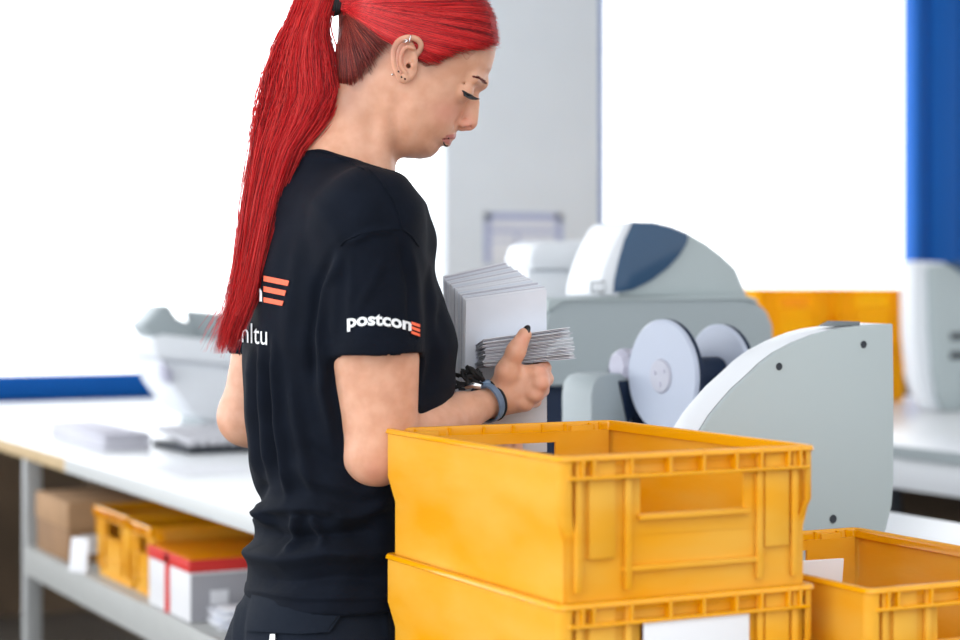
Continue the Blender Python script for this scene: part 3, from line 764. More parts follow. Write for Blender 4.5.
# lips: between the outer borders
def near_path(pts, w, soft=False):
    d = np.full(len(px), 9e9)
    for (a, b) in zip(pts[:-1], pts[1:]):
        a = np.array(a, float); b = np.array(b, float); ab = b-a
        t = np.clip(((px-a[0])*ab[0]+(py-a[1])*ab[1])/(ab@ab), 0, 1); d = np.minimum(d, np.hypot(px-a[0]-t*ab[0], py-a[1]-t*ab[1]))
    return np.exp(-(d/w)**2) if soft else 1-sstep(w*.6, w, d)
lip = near_path([(458,138),(452,139.2),(443,138.8)], 1.0)*0
lip = np.where(headm, np.clip(near_path([(456,136.2),(448,137.2)], 3.0)+near_path([(449,142),(444.5,140)], 3.0), 0, 1)*.75, 0)
attr(me, 'lip', lip)
bl = np.where(headm, .55*np.exp(-((px-448)/16)**2-((py-112)/12)**2)+.7*np.exp(-((px-469)/8)**2-((py-125)/7)**2)+.5*np.exp(-((px-399)/8)**2-((py-50)/16)**2)*(V[:,1] < ZC-.07), 0)
hz = (px > 500) & (py > 320); bl += np.where(hz, .35*np.exp(-((px-545)/8)**2)+.4*np.exp(-((px-523)/7)**2-((py-340)/9)**2), 0)
bl += .35*np.exp(-((px-378)/18)**2-((py-472)/14)**2)
attr(me, 'blush', np.clip(bl, 0, .8))
root = near_path([(345,40),(352,62),(350,80),(343,96)], 20, True)*.5
root = np.maximum(root, .5*near_path([(490,46),(470,50),(455,55),(440,62),(430,66),(422,52)], 9, True))
root = np.maximum(root, .75*near_path([(360,30),(386,44),(370,64),(354,84)], 11, True))
root = root*((py < 140) & (px > 300))
attr(me, 'root', root)
body = link('body', me, M['skin'], person, 180)
print('body verts', len(V))

# ---- t-shirt
BF = np.array([.937,.35]); BL = np.array([-.35,.937])
S = Field(grid1([(-.46,.0028), (.09,)]), grid1([(2.44,.0028), (2.95,)]), grid1([(.80,.0028), (1.465,)]))
# (row, centre px, half depth front-back, half width side-side)
sec = [(165,346,.060,.070),(185,346,.080,.115),(205,346,.098,.150),(235,345,.108,.160),(270,343,.116,.165),(310,344,.126,.165),(345,348,.140,.162),(385,349,.141,.155),(425,344,.130,.150),(465,338,.116,.145),(505,334,.100,.140),(540,332,.100,.145),(575,330,.106,.152),(612,328,.108,.158)]
sr = np.array(sec); sz_ = HC-(sr[:,0]-HY)/F*ZC; order = np.argsort(sz_)
def torso(shrink=0, zlo=.81):
    def fn(X, Y, Z):
        z = Z[0,0,:]; cx = np.interp(z, sz_[order], ((sr[:,1]-480)/F*ZC)[order]); a = np.interp(z, sz_[order], sr[order,2])-shrink; b = np.interp(z, sz_[order], sr[order,3])-shrink
        u = (X-cx)*BF[0]+(Y-ZC)*BF[1]; v = (X-cx)*BL[0]+(Y-ZC)*BL[1]
        e = (np.abs(u/a)**2.3+np.abs(v/b)**2.3)**(1/2.3)
        d = (e-1)*np.minimum(a, b)
        return np.maximum(d, np.maximum(zlo-Z, Z-(sz_.max()+.0)))
    return fn
hem_z = zf(597)
def halfcut(p0, n, ctr, R):                     # removes what lies beyond the plane, near ctr
    p0 = np.array(p0, float)
    def fn(X, Y, Z):
        d = (X-p0[0])*n[0]+(Y-p0[1])*n[1]+(Z-p0[2])*n[2]
        e = np.sqrt((X-ctr[0])**2+(Y-ctr[1])**2+(Z-ctr[2])**2)-R
        return np.maximum(-d, e)
    S.apply(fn, np.array(ctr)-R, np.array(ctr)+R, .003, 's')
S.cap(c(370,224,2.54), c(376,335,2.535), .062, .0575, .022)
S.cap(c(376,335,2.535), c(377,358,2.535), .0575, .0600, .006)
S.cap(c(286,228,2.83), c(262,348,2.86), .058, .052, .03)
halfcut(c(377,354,2.535), np.array([.02,0,-1]), np.array(c(377,392,2.52)), .083)
halfcut(c(262,345,2.86), np.array([0,0,-1]), np.array(c(240,385,2.90)), .078)
S.cap(c(377,338,2.535), c(377,372,2.535), .0545, .056, .003, mode='s')
S.cap(c(263,330,2.86), c(261,362,2.86), .048, .049, .003, mode='s')
S.apply(torso(0, hem_z), np.array([-.5,2.4,.8]), np.array([.1,2.95,1.43]), .02, 'u')
S.cap(c(344,202,ZC), c(368,222,2.55), .046, .060, .05)
S.cap(c(341,196,ZC), c(290,228,2.81), .045, .055, .04)
S.cap(c(338,184,ZC), c(331,204,ZC), .060, .074, .04)
S.cap(c(346,157,ZC), c(340,182,ZC), .0535, .060, .018)
S.cap(c(374,188,ZC-.02), c(408,238,ZC-.05), .022, .030, .03)
S.ell(c(410,334,ZC-.045), (.048,.05,.052), .04); S.ell(c(397,334,ZC+.09), (.048,.05,.052), .04)
# the neck hole, slanting down to the front
n_ = np.array(c(381,171,ZC))-np.array(c(311,142.5,ZC)); n_ = np.array([-n_[2], 0, n_[0]]); n_ /= np.linalg.norm(n_)
halfcut(c(346,157.5,ZC), n_, np.array(c(366,124,ZC)), .098)
S.cap(c(345,182,ZC), c(353,135,ZC), .048, .0505, .003, mode='s')
V, Q = S.mesh(); V = relax(V, Q, 2, .5); N_ = vnormals(V, Q); px, py = px_of(V)
def fold(pts, amp, w):
    d = np.full(len(px), 9e9); tt = np.zeros(len(px)); n = len(pts)-1
    for i, (a, b) in enumerate(zip(pts[:-1], pts[1:])):
        a = np.array(a, float); b = np.array(b, float); ab = b-a
        t = np.clip(((px-a[0])*ab[0]+(py-a[1])*ab[1])/(ab@ab), 0, 1); dd = np.hypot(px-a[0]-t*ab[0], py-a[1]-t*ab[1])
        m = dd < d; d = np.where(m, dd, d); tt = np.where(m, (i+t)/n, tt)
    return amp*np.exp(-(d/w)**2)*np.clip(np.minimum(tt, 1-tt)*5+.15, 0, 1)
disp = np.zeros(len(V))
FOLDS = [ ([(340,252),(328,285),(321,330),(323,390),(335,450)], .008, 6), ([(336,250),(319,290),(311,340),(314,390)], -.006, 6),
 ([(347,244),(370,232),(398,230)], .003, 4), ([(300,235),(290,300),(285,360)], .003, 7),
 ([(262,340),(264,410),(270,480)], .007, 4), ([(275,335),(279,420),(290,500)], .008, 4), ([(250,350),(252,420),(258,480)], .006, 4), ([(290,370),(300,440),(316,500)], .005, 6),([(269,350),(272,420),(280,480)], -.005, 4),([(256,350),(258,420),(263,480)], -.005, 3),
 ([(252,522),(275,508),(310,505),(350,512)], .010, 8), ([(247,545),(258,556),(285,561),(330,553),(390,556)], .013, 9), ([(262,532),(290,538),(330,536),(380,530)], -.009, 7),
 ([(300,512),(296,530),(290,553)], .009, 5), ([(312,514),(318,532),(325,548)], .007, 5), ([(330,520),(360,515),(392,500)], .006, 7), ([(262,500),(268,515),(272,528)], .008, 5),
 ([(252,578),(290,583),(340,577),(395,580)], -.006, 7), ([(264,480),(258,500),(256,520)], -.006, 5),
 ([(290,460),(320,480),(360,492),(388,486)], .005, 9), ([(300,440),(330,462),(370,480)], -.004, 8),
 ([(422,250),(432,300),(440,360)], .004, 6), ([(408,240),(416,290),(418,345)], .003, 5), ([(400,240),(410,290),(412,340)], -.003, 4), ([(340,260),(336,300),(334,345)], .003, 5),
 ([(440,300),(436,350),(425,395)], -.004, 7), ([(350,250),(352,290),(348,330)], .002, 5), ([(425,395),(400,420),(395,470)], .005, 9),
 ([(385,255),(372,285),(352,320)], .0018, 5), ([(300,190),(330,220),(345,245)], .002, 9), ([(285,230),(270,280),(262,340)], .003, 9), ([(247,590),(300,598),(396,598)], .003, 2.5)]
for f_ in FOLDS: disp += 1.35*fold(*f_)
disp += .0012*np.sin(px*.13+py*.05)*np.sin(py*.06+1)
# raised hem and cuff bands
disp += .0012*((py > 341) & (py < 357) & (px > 326) & (px < 424) & (V[:,1] < 2.62))
disp += .0012*(py > 583)
front = sstep(2.9, 2.7, V[:,1])
V = V+N_*(disp*(.3+.7*front))[:,None]
shirt = link('t_shirt', np_mesh('t_shirt', V-P0, Q), M['shirt'], person, 180)
print('shirt verts', len(V))
# a small depth map of the displaced shirt, so prints and seams lie on it
zb_ = {}
def depth_map(V, Q, x0, x1, y0, y1, st=.5):
    W_, H_ = int((x1-x0)/st)+1, int((y1-y0)/st)+1; D = np.full((H_, W_), np.inf)
    cen = V[Q].mean(axis=1); m1 = (V[Q[:,0]]+V[Q[:,1]])/2; m2 = (V[Q[:,2]]+V[Q[:,3]])/2; m3 = (V[Q[:,1]]+V[Q[:,2]])/2; m4 = (V[Q[:,3]]+V[Q[:,0]])/2
    for pts in (V, cen, m1, m2, m3, m4):
        a, b = px_of(pts); i = np.round((b-y0)/st).astype(int); j = np.round((a-x0)/st).astype(int)
        for di in (-2,-1,0,1,2):
            for dj in (-2,-1,0,1,2):
                ii, jj = i+di, j+dj; ok = (ii >= 0) & (jj >= 0) & (ii < H_) & (jj < W_); np.minimum.at(D, (ii[ok], jj[ok]), pts[ok,1])
    return lambda x, y: D[np.clip(np.round((np.asarray(y)-y0)/st).astype(int), 0, H_-1), np.clip(np.round((np.asarray(x)-x0)/st).astype(int), 0, W_-1)]
sdm = depth_map(V, Q, 215, 500, 120, 620)
def on_shirt(x, y, off=.0012, dm=None):
    d = (dm or sdm)(x, y); d = d if np.isfinite(d) else ZC
    return c(x, y, float(d)-off)-P0
def printed(name, tris_px, m, parent, dm=None, off=.0013):   # tris_px: list of px polygons (tri/quads)
    bm = bmesh.new()
    for poly in tris_px:
        bm.faces.new([bm.verts.new(on_shirt(x, y, off, dm)) for x, y in poly])
    bmesh.ops.remove_doubles(bm, verts=bm.verts, dist=1e-5); bmesh.ops.recalc_face_normals(bm, faces=bm.faces)
    me = bpy.data.meshes.new(name); bm.to_mesh(me); bm.free(); return link(name, me, m, parent)
def text_polys(txt, mapf, bold=.0, cell=.12):
    cu = bpy.data.curves.new('txt', 'FONT'); cu.body = txt; cu.offset = bold; cu.resolution_u = 4; cu.space_character = 1.0
    ob = bpy.data.objects.new('txt', cu); COL.objects.link(ob); bpy.context.view_layer.update()
    dg = bpy.context.evaluated_depsgraph_get(); me = bpy.data.meshes.new_from_object(ob.evaluated_get(dg))
    bm = bmesh.new(); bm.from_mesh(me); xs_ = [v.co.x for v in bm.verts]; lo, hi = min(xs_), max(xs_)
    for k in range(1, int((hi-lo)/cell)+1):
        g = list(bm.verts)+list(bm.edges)+list(bm.faces); bmesh.ops.bisect_plane(bm, geom=g, plane_co=(lo+k*cell, 0, 0), plane_no=(1,0,0))
    for k in range(-2, 8):
        g = list(bm.verts)+list(bm.edges)+list(bm.faces); bmesh.ops.bisect_plane(bm, geom=g, plane_co=(0, k*cell, 0), plane_no=(0,1,0))
    out = [[mapf((v.co.x-lo)/(hi-lo), v.co.y) for v in f.verts] for f in bm.faces]
    bm.free(); bpy.data.objects.remove(ob); bpy.data.curves.remove(cu); return out
# sleeve logo: arched baseline, 347..411 px wide
def arch(u, v):
    x = 347+64.5*u; base = 327.3-3.2*math.sin(math.pi*min(1, u*1.05)*.9)+4.2*u**2.2
    tilt = .02*(x-380); return (x+v*tilt*.4, base-v*17.5)
printed('sleeve_print', text_polys('postcon', arch, .034), M['print_white'], shirt)
for k in range(3):
    y0_ = 321.2+k*4.6; seg = []
    for i in range(6):
        xa, xb = 411.6+i*1.45, 411.6+(i+1)*1.45; sl = .36
        seg.append([(xa-k*.1, y0_+(xa-411)*sl), (xb-k*.1, y0_+(xb-411)*sl), (xb-.3, y0_+2.9+(xb-411)*sl), (xa-.3, y0_+2.9+(xa-411)*sl)])
    printed('sleeve_stripe', seg, M['print_orange'], shirt, off=.0016)
# back print
printed('back_print', text_polys('con', lambda u, v: (234+28*u, 299+2*u-v*26), .02), M['print_white'], shirt)
printed('back_print', text_polys('enltu', lambda u, v: (233+34*u+.0*v, 341+4*u-v*29), .0), M['print_white'], shirt)
for k, (xr, ya, yb) in enumerate(((289,275.5,281), (286,286,291.5), (283.5,297,302))):
    seg = []
    for i in range(12):
        xa = 263.5+(xr-263.5)*i/12; xb = 263.5+(xr-263.5)*(i+1)/12; sl = .2
        seg.append([(xa, ya+(xa-263)*sl), (xb, ya+(xb-263)*sl), (xb-(1.6 if i == 11 else 0), yb+(xb-263)*sl), (xa, yb+(xa-263)*sl)])
    printed('back_stripe', seg, M['print_orange'], shirt, off=.0016)
# seams
def seam(pts, r=.0009, name='seam'):
    out = []
    for a, b in zip(pts[:-1], pts[1:]):
        for t in np.linspace(0, 1, 8, endpoint=False): out.append(on_shirt(a[0]+(b[0]-a[0])*t, a[1]+(b[1]-a[1])*t, 0))
    MB().tube(out, r, 6).build(name, M['shirt'], shirt, 180)
seam([(314,150),(330,153.5),(350,162),(366,170.5)]); seam([(369,169),(380,180),(392,197),(399,214),(402,229)]); seam([(340,246),(346,240),(360,234),(380,230),(402,229),(412,236),(420,248)])
# ribbed collar
ca = np.array(c(312,145,ZC)); cb = np.array(c(379,170.5,ZC)); cc = (ca+cb)/2; ring = []
for i in range(48):
    a = 2*math.pi*i/48; ring.append(cc+(cb-ca)/2*math.cos(a)+np.array([-.002,-.0515,-.004])*math.sin(a)-P0)
cm = MB()
for k in range(3): cm.tube([p+np.array([0, 0, -.0065+k*.0065])+np.array([0,0,0]) for p in ring], .0052, 8, True)
cm.build('collar', M['shirt'], shirt, 180)

# ---- trousers
T = Field(grid1([(-.50,.004), (.12,)]), grid1([(2.40,.005), (2.98,)]), grid1([(.06,.012), (.70,.004), (.93,)]))
tr_sec = [(575,328,.094,.140),(600,325,.106,.146),(625,322,.120,.152),(650,320,.130,.156),(690,320,.132,.160),(720,320,.126,.160)]
sr = np.array(tr_sec); sz_ = HC-(sr[:,0]-HY)/F*ZC; order = np.argsort(sz_)
T.apply(torso(0, .70), np.array([-.5,2.4,.62]), np.array([.15,2.98,.93]), .02, 'u')
hipc = np.array(c(320,700,ZC))
for s in (-1, 1):
    o_ = np.array([BL[0], BL[1], 0])*.09*s
    T.chain([np.array([hipc[0],hipc[1],.74])+o_, np.array([hipc[0],hipc[1],.46])+o_*1.05, np.array([hipc[0]-.01,hipc[1],.09])+o_*1.1], [.095,.072,.062], .03)
V, Q = T.mesh(); V = relax(V, Q, 2, .5); N_ = vnormals(V, Q); px, py = px_of(V)
disp = np.zeros(len(V))
for f_ in [([(240,600),(236,620),(234,645)], .003, 2.2), ([(247,600),(243,625),(241,650)], -.003, 2.5), ([(384,600),(388,640)], .003, 3)]: disp += fold(*f_)
V = V+N_*disp[:,None]
trs = link('trousers', np_mesh('trousers', V-P0, Q), M['trouser'], person, 180)
tdm = depth_map(V, Q, 215, 500, 570, 660)
def slab(name, outline, m, parent, th=.003, dm=None):
    bm = bmesh.new(); xs_ = [p[0] for p in outline]; ys_ = [p[1] for p in outline]
    f = bm.faces.new([bm.verts.new((x, y, 0)) for x, y in outline])
    for ax, lo, hi in ((0, min(xs_), max(xs_)), (1, min(ys_), max(ys_))):
        for v in np.arange(lo+4, hi, 4):
            g = list(bm.verts)+list(bm.edges)+list(bm.faces); no = (1,0,0) if ax == 0 else (0,1,0)
            bmesh.ops.bisect_plane(bm, geom=g, plane_co=((v,0,0) if ax == 0 else (0,v,0)), plane_no=no)
    r = bmesh.ops.extrude_face_region(bm, geom=list(bm.faces)); nv = [v for v in r['geom'] if isinstance(v, bmesh.types.BMVert)]; s_ = set(nv)
    for v in bm.verts:
        v.co = Vector(on_shirt(v.co.x, v.co.y, th if v in s_ else -.001, dm))
    bmesh.ops.recalc_face_normals(bm, faces=bm.faces)
    me = bpy.data.meshes.new(name); bm.to_mesh(me); bm.free(); return link(name, me, m, parent, 40)
fl = slab('pocket_flap', [(252,593),(262,592),(300,594),(346,598),(342,614),(330,632),(300,634),(244,631),(247,612)], M['trouser'], trs,   .006, tdm)
MB().tube([on_shirt(*p, .0065, tdm) for p in ((254,596),(290,597),(320,599),(343,601),(339,614),(328,629),(300,631),(248,628))], .0007, 6).build('stitching', M['trouser'], fl, 180)
slab('tag', [(270,634),(275,634),(275,641),(269,641)], M['print_white'], trs, .005, tdm)
for s in (-1, 1):
    o_ = np.array([BL[0], BL[1]])*.1*s; base = np.array([hipc[0]-.01, hipc[1]])+o_-P0[:2]
    m_ = MB(); f2 = BF
    outline = [(base+f2*a+BL*b) for a, b in ((-.10,-.035),(-.11,0),(-.10,.035),(0,.045),(.10,.05),(.16,.03),(.175,0),(.16,-.03),(.10,-.05),(0,-.045))]
    m_.prism([tuple(p) for p in outline], 'z', 0, .075, .02, 3); m_.build('shoe', M['shoe'], person, 60)

# ---- hair: cap, strands, ponytail
def strands(name, paths, radii, tones, m, parent):
    """paths (n,k,3) in the viewer-aligned frame"""
    n, k, _ = paths.shape; t = np.gradient(paths, axis=1); t /= np.linalg.norm(t, axis=2)[...,None]+1e-9
    ref = np.array([.1,1,.05]); s1 = np.cross(t, ref); s1 /= np.linalg.norm(s1, axis=2)[...,None]+1e-9; s2 = np.cross(s1, t)
    rings = []
    for j in range(3):
        a = 2*math.pi*j/3+.5; rings.append(paths+radii[...,None]*(s1*math.cos(a)+s2*math.sin(a)))
    V = np.stack(rings, 2); idx = np.arange(n*k*3).reshape(n, k, 3); Qs = []
    for j in range(3):
        j2 = (j+1)%3; Qs.append(np.stack([idx[:,:-1,j], idx[:,:-1,j2], idx[:,1:,j2], idx[:,1:,j]], -1).reshape(-1, 4))
    me = np_mesh(name, V.reshape(-1,3)-P0, np.concatenate(Qs)); attr(me, 'tone', np.repeat(tones, k*3)); return link(name, me, m, parent, 180)
hair_poly = [(498.5,41),(496,46),(483,48),(472,48),(458,51),(446,57),(437,63),(430,61),(425,51),(419,41),(411,34),(402,33),(394,37),(388,43),(378,54),(366,68),(352,80),(340,88),(336,72),(336,52),(341,34),(346,18),(345,12),(338,11),(337,-1),(344,-16),(366,-38),(398,-47),(432,-43),(462,-27),(484,-5),(495,18)]
cap_poly = [(499,44),(496,70),(470,100),(430,120),(380,120),(345,104),(336,84),(335,70),(335,52),(340,34),(345,17),(344,12),(337,12),(335,-2),(342,-18),(366,-38),(398,-47),(432,-43),(462,-27),(484,-5),(496,18)]
cd, cd_pt = poly_dist(cap_poly); CW, CD = .0765, .092
reg, reg_pt = poly_dist(hair_poly)
TIE = C(341,5,ZC)[[0,2]]
def narrow(x, z):                               # the hair gathers towards the tie
    t = np.clip(np.hypot(x-TIE[0], z-TIE[1])/.050, 0, 1); return .30+.70*np.sin(t*math.pi/2)
HF = Field(grid1([(C(322,0,ZC)[0]-.01,.0022), (C(505,0,ZC)[0],)]), grid1([(ZC-.09,.0022), (ZC+.09,)]), grid1([(zf(104),.0022), (zf(-52),)]))
def capfn(X, Y, Z):
    d = cd(X[:,0,0], Z[0,0,:])[:,None,:]; q = (CD-np.minimum(d, CD))/CD
    e = (np.sqrt(q**2+((Y-ZC)/(CW*narrow(X, Z)))**2)-1)*CD
    inner = e+.012
    # the hairline outline is cut along sight lines from the side, so scale the near side back to the middle plane
    rg = reg(X[:,0,0], Z[0,0,:])[:,None,:]+.003*0
    return np.maximum(np.maximum(e, -inner), -rg)
HF.apply(capfn, np.array([-1,-1,-1.]), np.array([1,9,9.]), .001, 'u')
V, Q = HF.mesh(); V = relax(V, Q, 2, .5)
hair = np_mesh('hair', V-P0, Q); attr(hair, 'tone', np.full(len(V), .25)); hair = link('hair', hair, M['hair'], person, 180)
def cap_depth(x, z, lift=0):                    # half width of the hair cap above the plane point (x,z)
    d = cd_pt(x, z); q = np.clip((CD-np.minimum(d, CD))/CD, 0, .9999); return CW*narrow(x, z)*np.sqrt(1-q**2)+lift
tie = np.array([341.0, 5.0])
def scalp(start, bulge, n, k=22, jit=3.0, side=None):
    """strands from points of a px polyline, combed back to the tie"""
    start = np.array(start, float); seg = np.linalg.norm(np.diff(start, axis=0), axis=1); cum = np.r_[0, np.cumsum(seg)]/seg.sum()
    u = RNG.random(n); sx = np.interp(u, cum, start[:,0])+RNG.normal(0, jit*.4, n); sy = np.interp(u, cum, start[:,1])+RNG.normal(0, jit*.5, n)
    b = np.interp(u, np.linspace(0, 1, len(bulge)), bulge)*RNG.uniform(.8, 1.2, n)
    t = np.linspace(0, 1, k)[None,:]; ex = tie[0]+RNG.normal(0, 1.5, n); ey = tie[1]+np.clip(RNG.normal(0, 3, n), -6, 5)
    mx, my = (sx+ex)/2, (sy+ey)/2; nx, ny = -(ey-sy), ex-sx; ln = np.hypot(nx, ny)+1e-6
    cx, cy = mx+nx/ln*b, my+ny/ln*b
    X = (1-t)**2*sx[:,None]+2*t*(1-t)*cx[:,None]+t**2*ex[:,None]; Y = (1-t)**2*sy[:,None]+2*t*(1-t)*cy[:,None]+t**2*ey[:,None]
    X += np.cumsum(RNG.normal(0, .12, X.shape), 1); Y += np.cumsum(RNG.normal(0, .12, Y.shape), 1)
    x3 = (X-480)/F*ZC; z3 = HC-(Y-HY)/F*ZC; w = cap_depth(x3.ravel(), z3.ravel()).reshape(X.shape)+RNG.uniform(-.001,.0022, n)[:,None]
    s = np.where(RNG.random(n) < .72, -1, 1)[:,None] if side is None else side
    w = np.maximum(w, 0)
    return np.stack([x3, ZC+s*w, z3], -1)
hl = [(498,40),(490,48),(480,50.5),(470,51),(458,54),(448,60),(439,65),(431,64),(425,54),(420,43)]
p1 = scalp(hl, [-8,-14,-18,-14,-10,-6], 2600, jit=5.5)
p1b = scalp([(480,35),(455,40),(430,45)], [-12,-12,-8], 1200, jit=16)
p2 = scalp([(498,40),(495,16),(484,-6),(462,-28),(430,-44)], [-6,-14,-10], 1500)
p3 = scalp([(420,42),(410,36),(400,36),(393,41)], [-4,-2], 500)
pp = np.concatenate([p1, p1b, p2, p3]); n = len(pp); st_ = pp[:, 8]; tone = np.clip(.46+.20*np.sin(st_[:,2]*700+2*np.sin(st_[:,0]*60))+.12*np.sin(st_[:,2]*1900)+RNG.normal(0,.2,n), 0, 1)
strands('hair_strands', pp, np.tile(np.interp(np.linspace(0,1,22), [0,.15,1], [.25,1,1]), (n,1))*RNG.uniform(.00035,.0008, (n,1)), tone, M['hair'], hair)
p6 = scalp([(498,40),(496,22),(488,2),(470,-20)], [-9,-16,-12], 130, jit=3); p6[:,:,1] = ZC+(p6[:,:,1]-ZC)*.4
p6[:,:,0] += .0035*np.sin(np.linspace(0,3,22))[None,:]*RNG.random((len(p6),1)); p6[:,:,2] += .005*np.sin(np.linspace(0,3,22))[None,:]*RNG.random((len(p6),1))
strands('flyaway_strands', p6, np.full((len(p6),22), .00022), .5+.5*RNG.random(len(p6)), M['hair'], hair)
p4 = scalp([(392,44),(384,52),(374,64),(364,76),(354,86),(345,92),(340,88)], [-3,-2,2,3], 1700, jit=9)
n = len(p4); tag(strands('nape_strands', p4, np.tile(np.interp(np.linspace(0,1,22), [0,.2,1], [.2,1,1]), (n,1))*RNG.uniform(.00025,.0006, (n,1)), np.clip(RNG.normal(.45,.3,n), 0, 1), M['roots'], hair), 'dark brown and faded red hair at the nape')
# fly-away hairs at the temple and sideburn
p5 = []
for i in range(520):
    x = RNG.uniform(424,488); y = np.interp(x, [424,432,440,455,470,488], [57,66,65,56,51,46])+abs(RNG.normal(0,3.2)); L_ = RNG.uniform(10,24); tt = np.linspace(0,1,12); cv_ = RNG.normal(0,3)
    X = x-L_*tt*.9; Y = y-L_*tt*.42-cv_*np.sin(tt*3.14); x3 = (X-480)/F*ZC; z3 = HC-(Y-HY)/F*ZC
    p5.append(np.stack([x3, ZC-cap_depth(x3, z3)-.0003, z3], -1))
p5 = np.array(p5); strands('temple_strands', p5, np.tile(np.linspace(.00012,.00035,12), (len(p5),1)), .35+RNG.random(len(p5))*.65, M['roots'], hair)
# ponytail
g = np.array([(4,335,343,0),(-8,318,338,.0),(-10,304,335,.0),(8,296,330,-.005),(20,290,327.5,-.007),(34,282.5,326.5,-.01),(50,275.5,330,-.015),(72,269,333,-.02),(92,265,336,-.025),(108,261.5,329,-.03),(125,258,319,-.035),(150,254,299.5,-.04),(190,247,284,-.045),(225,242,274.5,-.05),(270,235.5,264,-.06),(300,230,256,-.065),(325,222,245,-.07),(354,214,236,-.07)])
gx0 = lambda s: np.interp(s, np.linspace(0,1,len(g)), g[:,1]); gx1 = lambda s: np.interp(s, np.linspace(0,1,len(g)), g[:,2])
gy = lambda s: np.interp(s, np.linspace(0,1,len(g)), g[:,0]); gd = lambda s: np.interp(s, np.linspace(0,1,len(g)), g[:,3])
def tail(n, k=44, shell=False, spread=1.0, wild=0.0, ragged=True):
    s = np.linspace(0, 1, k)[None,:]*np.where(ragged, np.clip(1-np.abs(RNG.normal(0,.19,(n,1))), .50, 1), 1)
    a = RNG.uniform(0, 2*math.pi, (n,1)); rr = np.sqrt(RNG.uniform(.35 if shell else 0, 1, (n,1)))*spread
    u, v = rr*np.cos(a), rr*np.sin(a)
    u = u+.10*np.sin(s*5+RNG.uniform(0,6,(n,1)))*RNG.random((n,1))+np.cumsum(RNG.normal(0,.020,(n,k)),1)+.22*np.sin(s*RNG.uniform(4,9,(n,1))+RNG.uniform(0,6,(n,1)))*(RNG.random((n,1))<.25)
    x0, x1 = gx0(s), gx1(s); hw = (x1-x0)/2; X = (x0+x1)/2+u*hw; Y = gy(s)+np.minimum(0, 0)*s + (1-np.exp(-s*8))*0
    # curl over from the tie: the outer hairs arch higher
    Y = Y+u*6*np.exp(-((s-.12)/.08)**2)
    X = X-wild*RNG.normal(.5,.6,(n,1))*np.clip((s-.72)/.28,0,1)**1.6*14; Y = Y+wild*RNG.normal(0,1,(n,1))*np.clip((s-.7)/.3,0,1)*4
    dep = ZC+gd(s)+v*np.clip(hw/F*ZC*.8, .006, .021)
    return np.stack([(X-480)/F*dep, dep, HC-(Y-HY)/F*dep], -1)
ta = np.concatenate([tail(3300, shell=True), tail(900, spread=.9), tail(420, wild=1.3), tail(160, spread=1.15, wild=.8)]); n = len(ta)
mid_ = ta[:, 22]; tone = np.clip(.50+.22*np.sin(mid_[:,0]*900+1.5*np.sin(mid_[:,1]*300))+.12*np.sin(mid_[:,0]*2300)+RNG.normal(0,.2,n), 0, 1); k = ta.shape[1]
tailo = strands('ponytail', ta, np.tile(np.interp(np.linspace(0,1,k), [0,.06,.8,1], [.8,1,.8,.2]), (n,1))*RNG.uniform(.0004,.00085,(n,1)), tone, M['hair'], person)
core = []; 
m_ = MB(); s = np.linspace(0, .78, 40); 
rings = []
for q in s:
    x0, x1, y, d = gx0(q), gx1(q), gy(q), gd(q); hw = (x1-x0)/2*.72; dep = ZC+d; ww = hw/F*ZC; vd = np.clip(ww*.8, .004, .016); cen = C((x0+x1)/2, y, dep)-P0
    sc = 1-max(0, (q-.62)/.16)*.9
    rings.append([m_.bm.verts.new(cen+np.array([math.cos(a)*ww*sc, math.sin(a)*vd*sc, -.006*math.cos(a) if q < .25 else 0])) for a in np.linspace(0, 2*math.pi, 16, endpoint=False)])
for a_, b_ in zip(rings[:-1], rings[1:]):
    for i in range(16): m_.bm.faces.new((a_[i], a_[(i+1)%16], b_[(i+1)%16], b_[i]))
m_.bm.faces.new(rings[0][::-1]); m_.bm.faces.new(rings[-1])
co = m_.build('ponytail_core', M['hair'], tailo, 180); attr(co.data, 'tone', np.full(len(co.data.vertices), .3))
# hair tie
m_ = MB()
for k in range(3):
    cen = C(341-k*2.6, 4+k*.8, ZC)-P0; ring = []
    for i in range(24):
        a = 2*math.pi*i/24; ring.append(cen+np.array([.003*math.sin(a), .0125*math.cos(a), .0125*math.sin(a)]))
    m_.tube(ring, .0028, 8, True)
m_.build('hair_tie', M['blackcloth'], person, 180)

# ---- eyebrow, lashes, piercings
def hitp(x, y, lift=.0): 
    z = B.hit([(x, y)], ZC-.12, ZC+.05)[0]; z = ZC if np.isnan(z) else z; return C(x, y, z-lift)
bp = []
for i in range(110):
    t = RNG.random(); x = 487-13*t+RNG.normal(0,.35); y = 83.5-7*math.sin(min(1,t*1.15)*1.5)*.9+RNG.normal(0,.9)*(1-t*.5)
    a = hitp(x, y, .0004); b = hitp(x-2.2, y-.8-.6*RNG.random(), .0008); bp.append(np.stack([a+(b-a)*q for q in np.linspace(0,1,5)]))
strands('eyebrow', np.array(bp), np.tile([.0003,.0003,.00028,.0002,.0001], (len(bp),1)), RNG.random(len(bp))*.6, M['roots'], person)
lm = MB()
for i in range(26):
    t = i/25; x0, y0 = 463.5+8*t, 91.5+3.8*t+1.5*math.sin(t*3); a = hitp(x0, y0, .0004); ln = 7+3*t
    ang = 1.5-.95*t; pts = []
    for q in np.linspace(0, 1, 5):
        pts.append(a-P0+np.array([ln*q*math.cos(ang)*.00137, -.0035*q*(1-t)+.002*q*t, -ln*(q-.35*q*q)*math.sin(ang)*.00137]))
    lm.tube(pts, [.0008,.0008,.0006,.0005,.0002], 5)
lm.tube([hitp(462+10.5*t, 90.3+4.8*t+1.3*math.sin(t*3), .0002)-P0 for t in np.linspace(0,1,10)], [.0006,.0013,.0016,.0018,.0018,.0018,.0017,.0014,.001,.0005], 6)
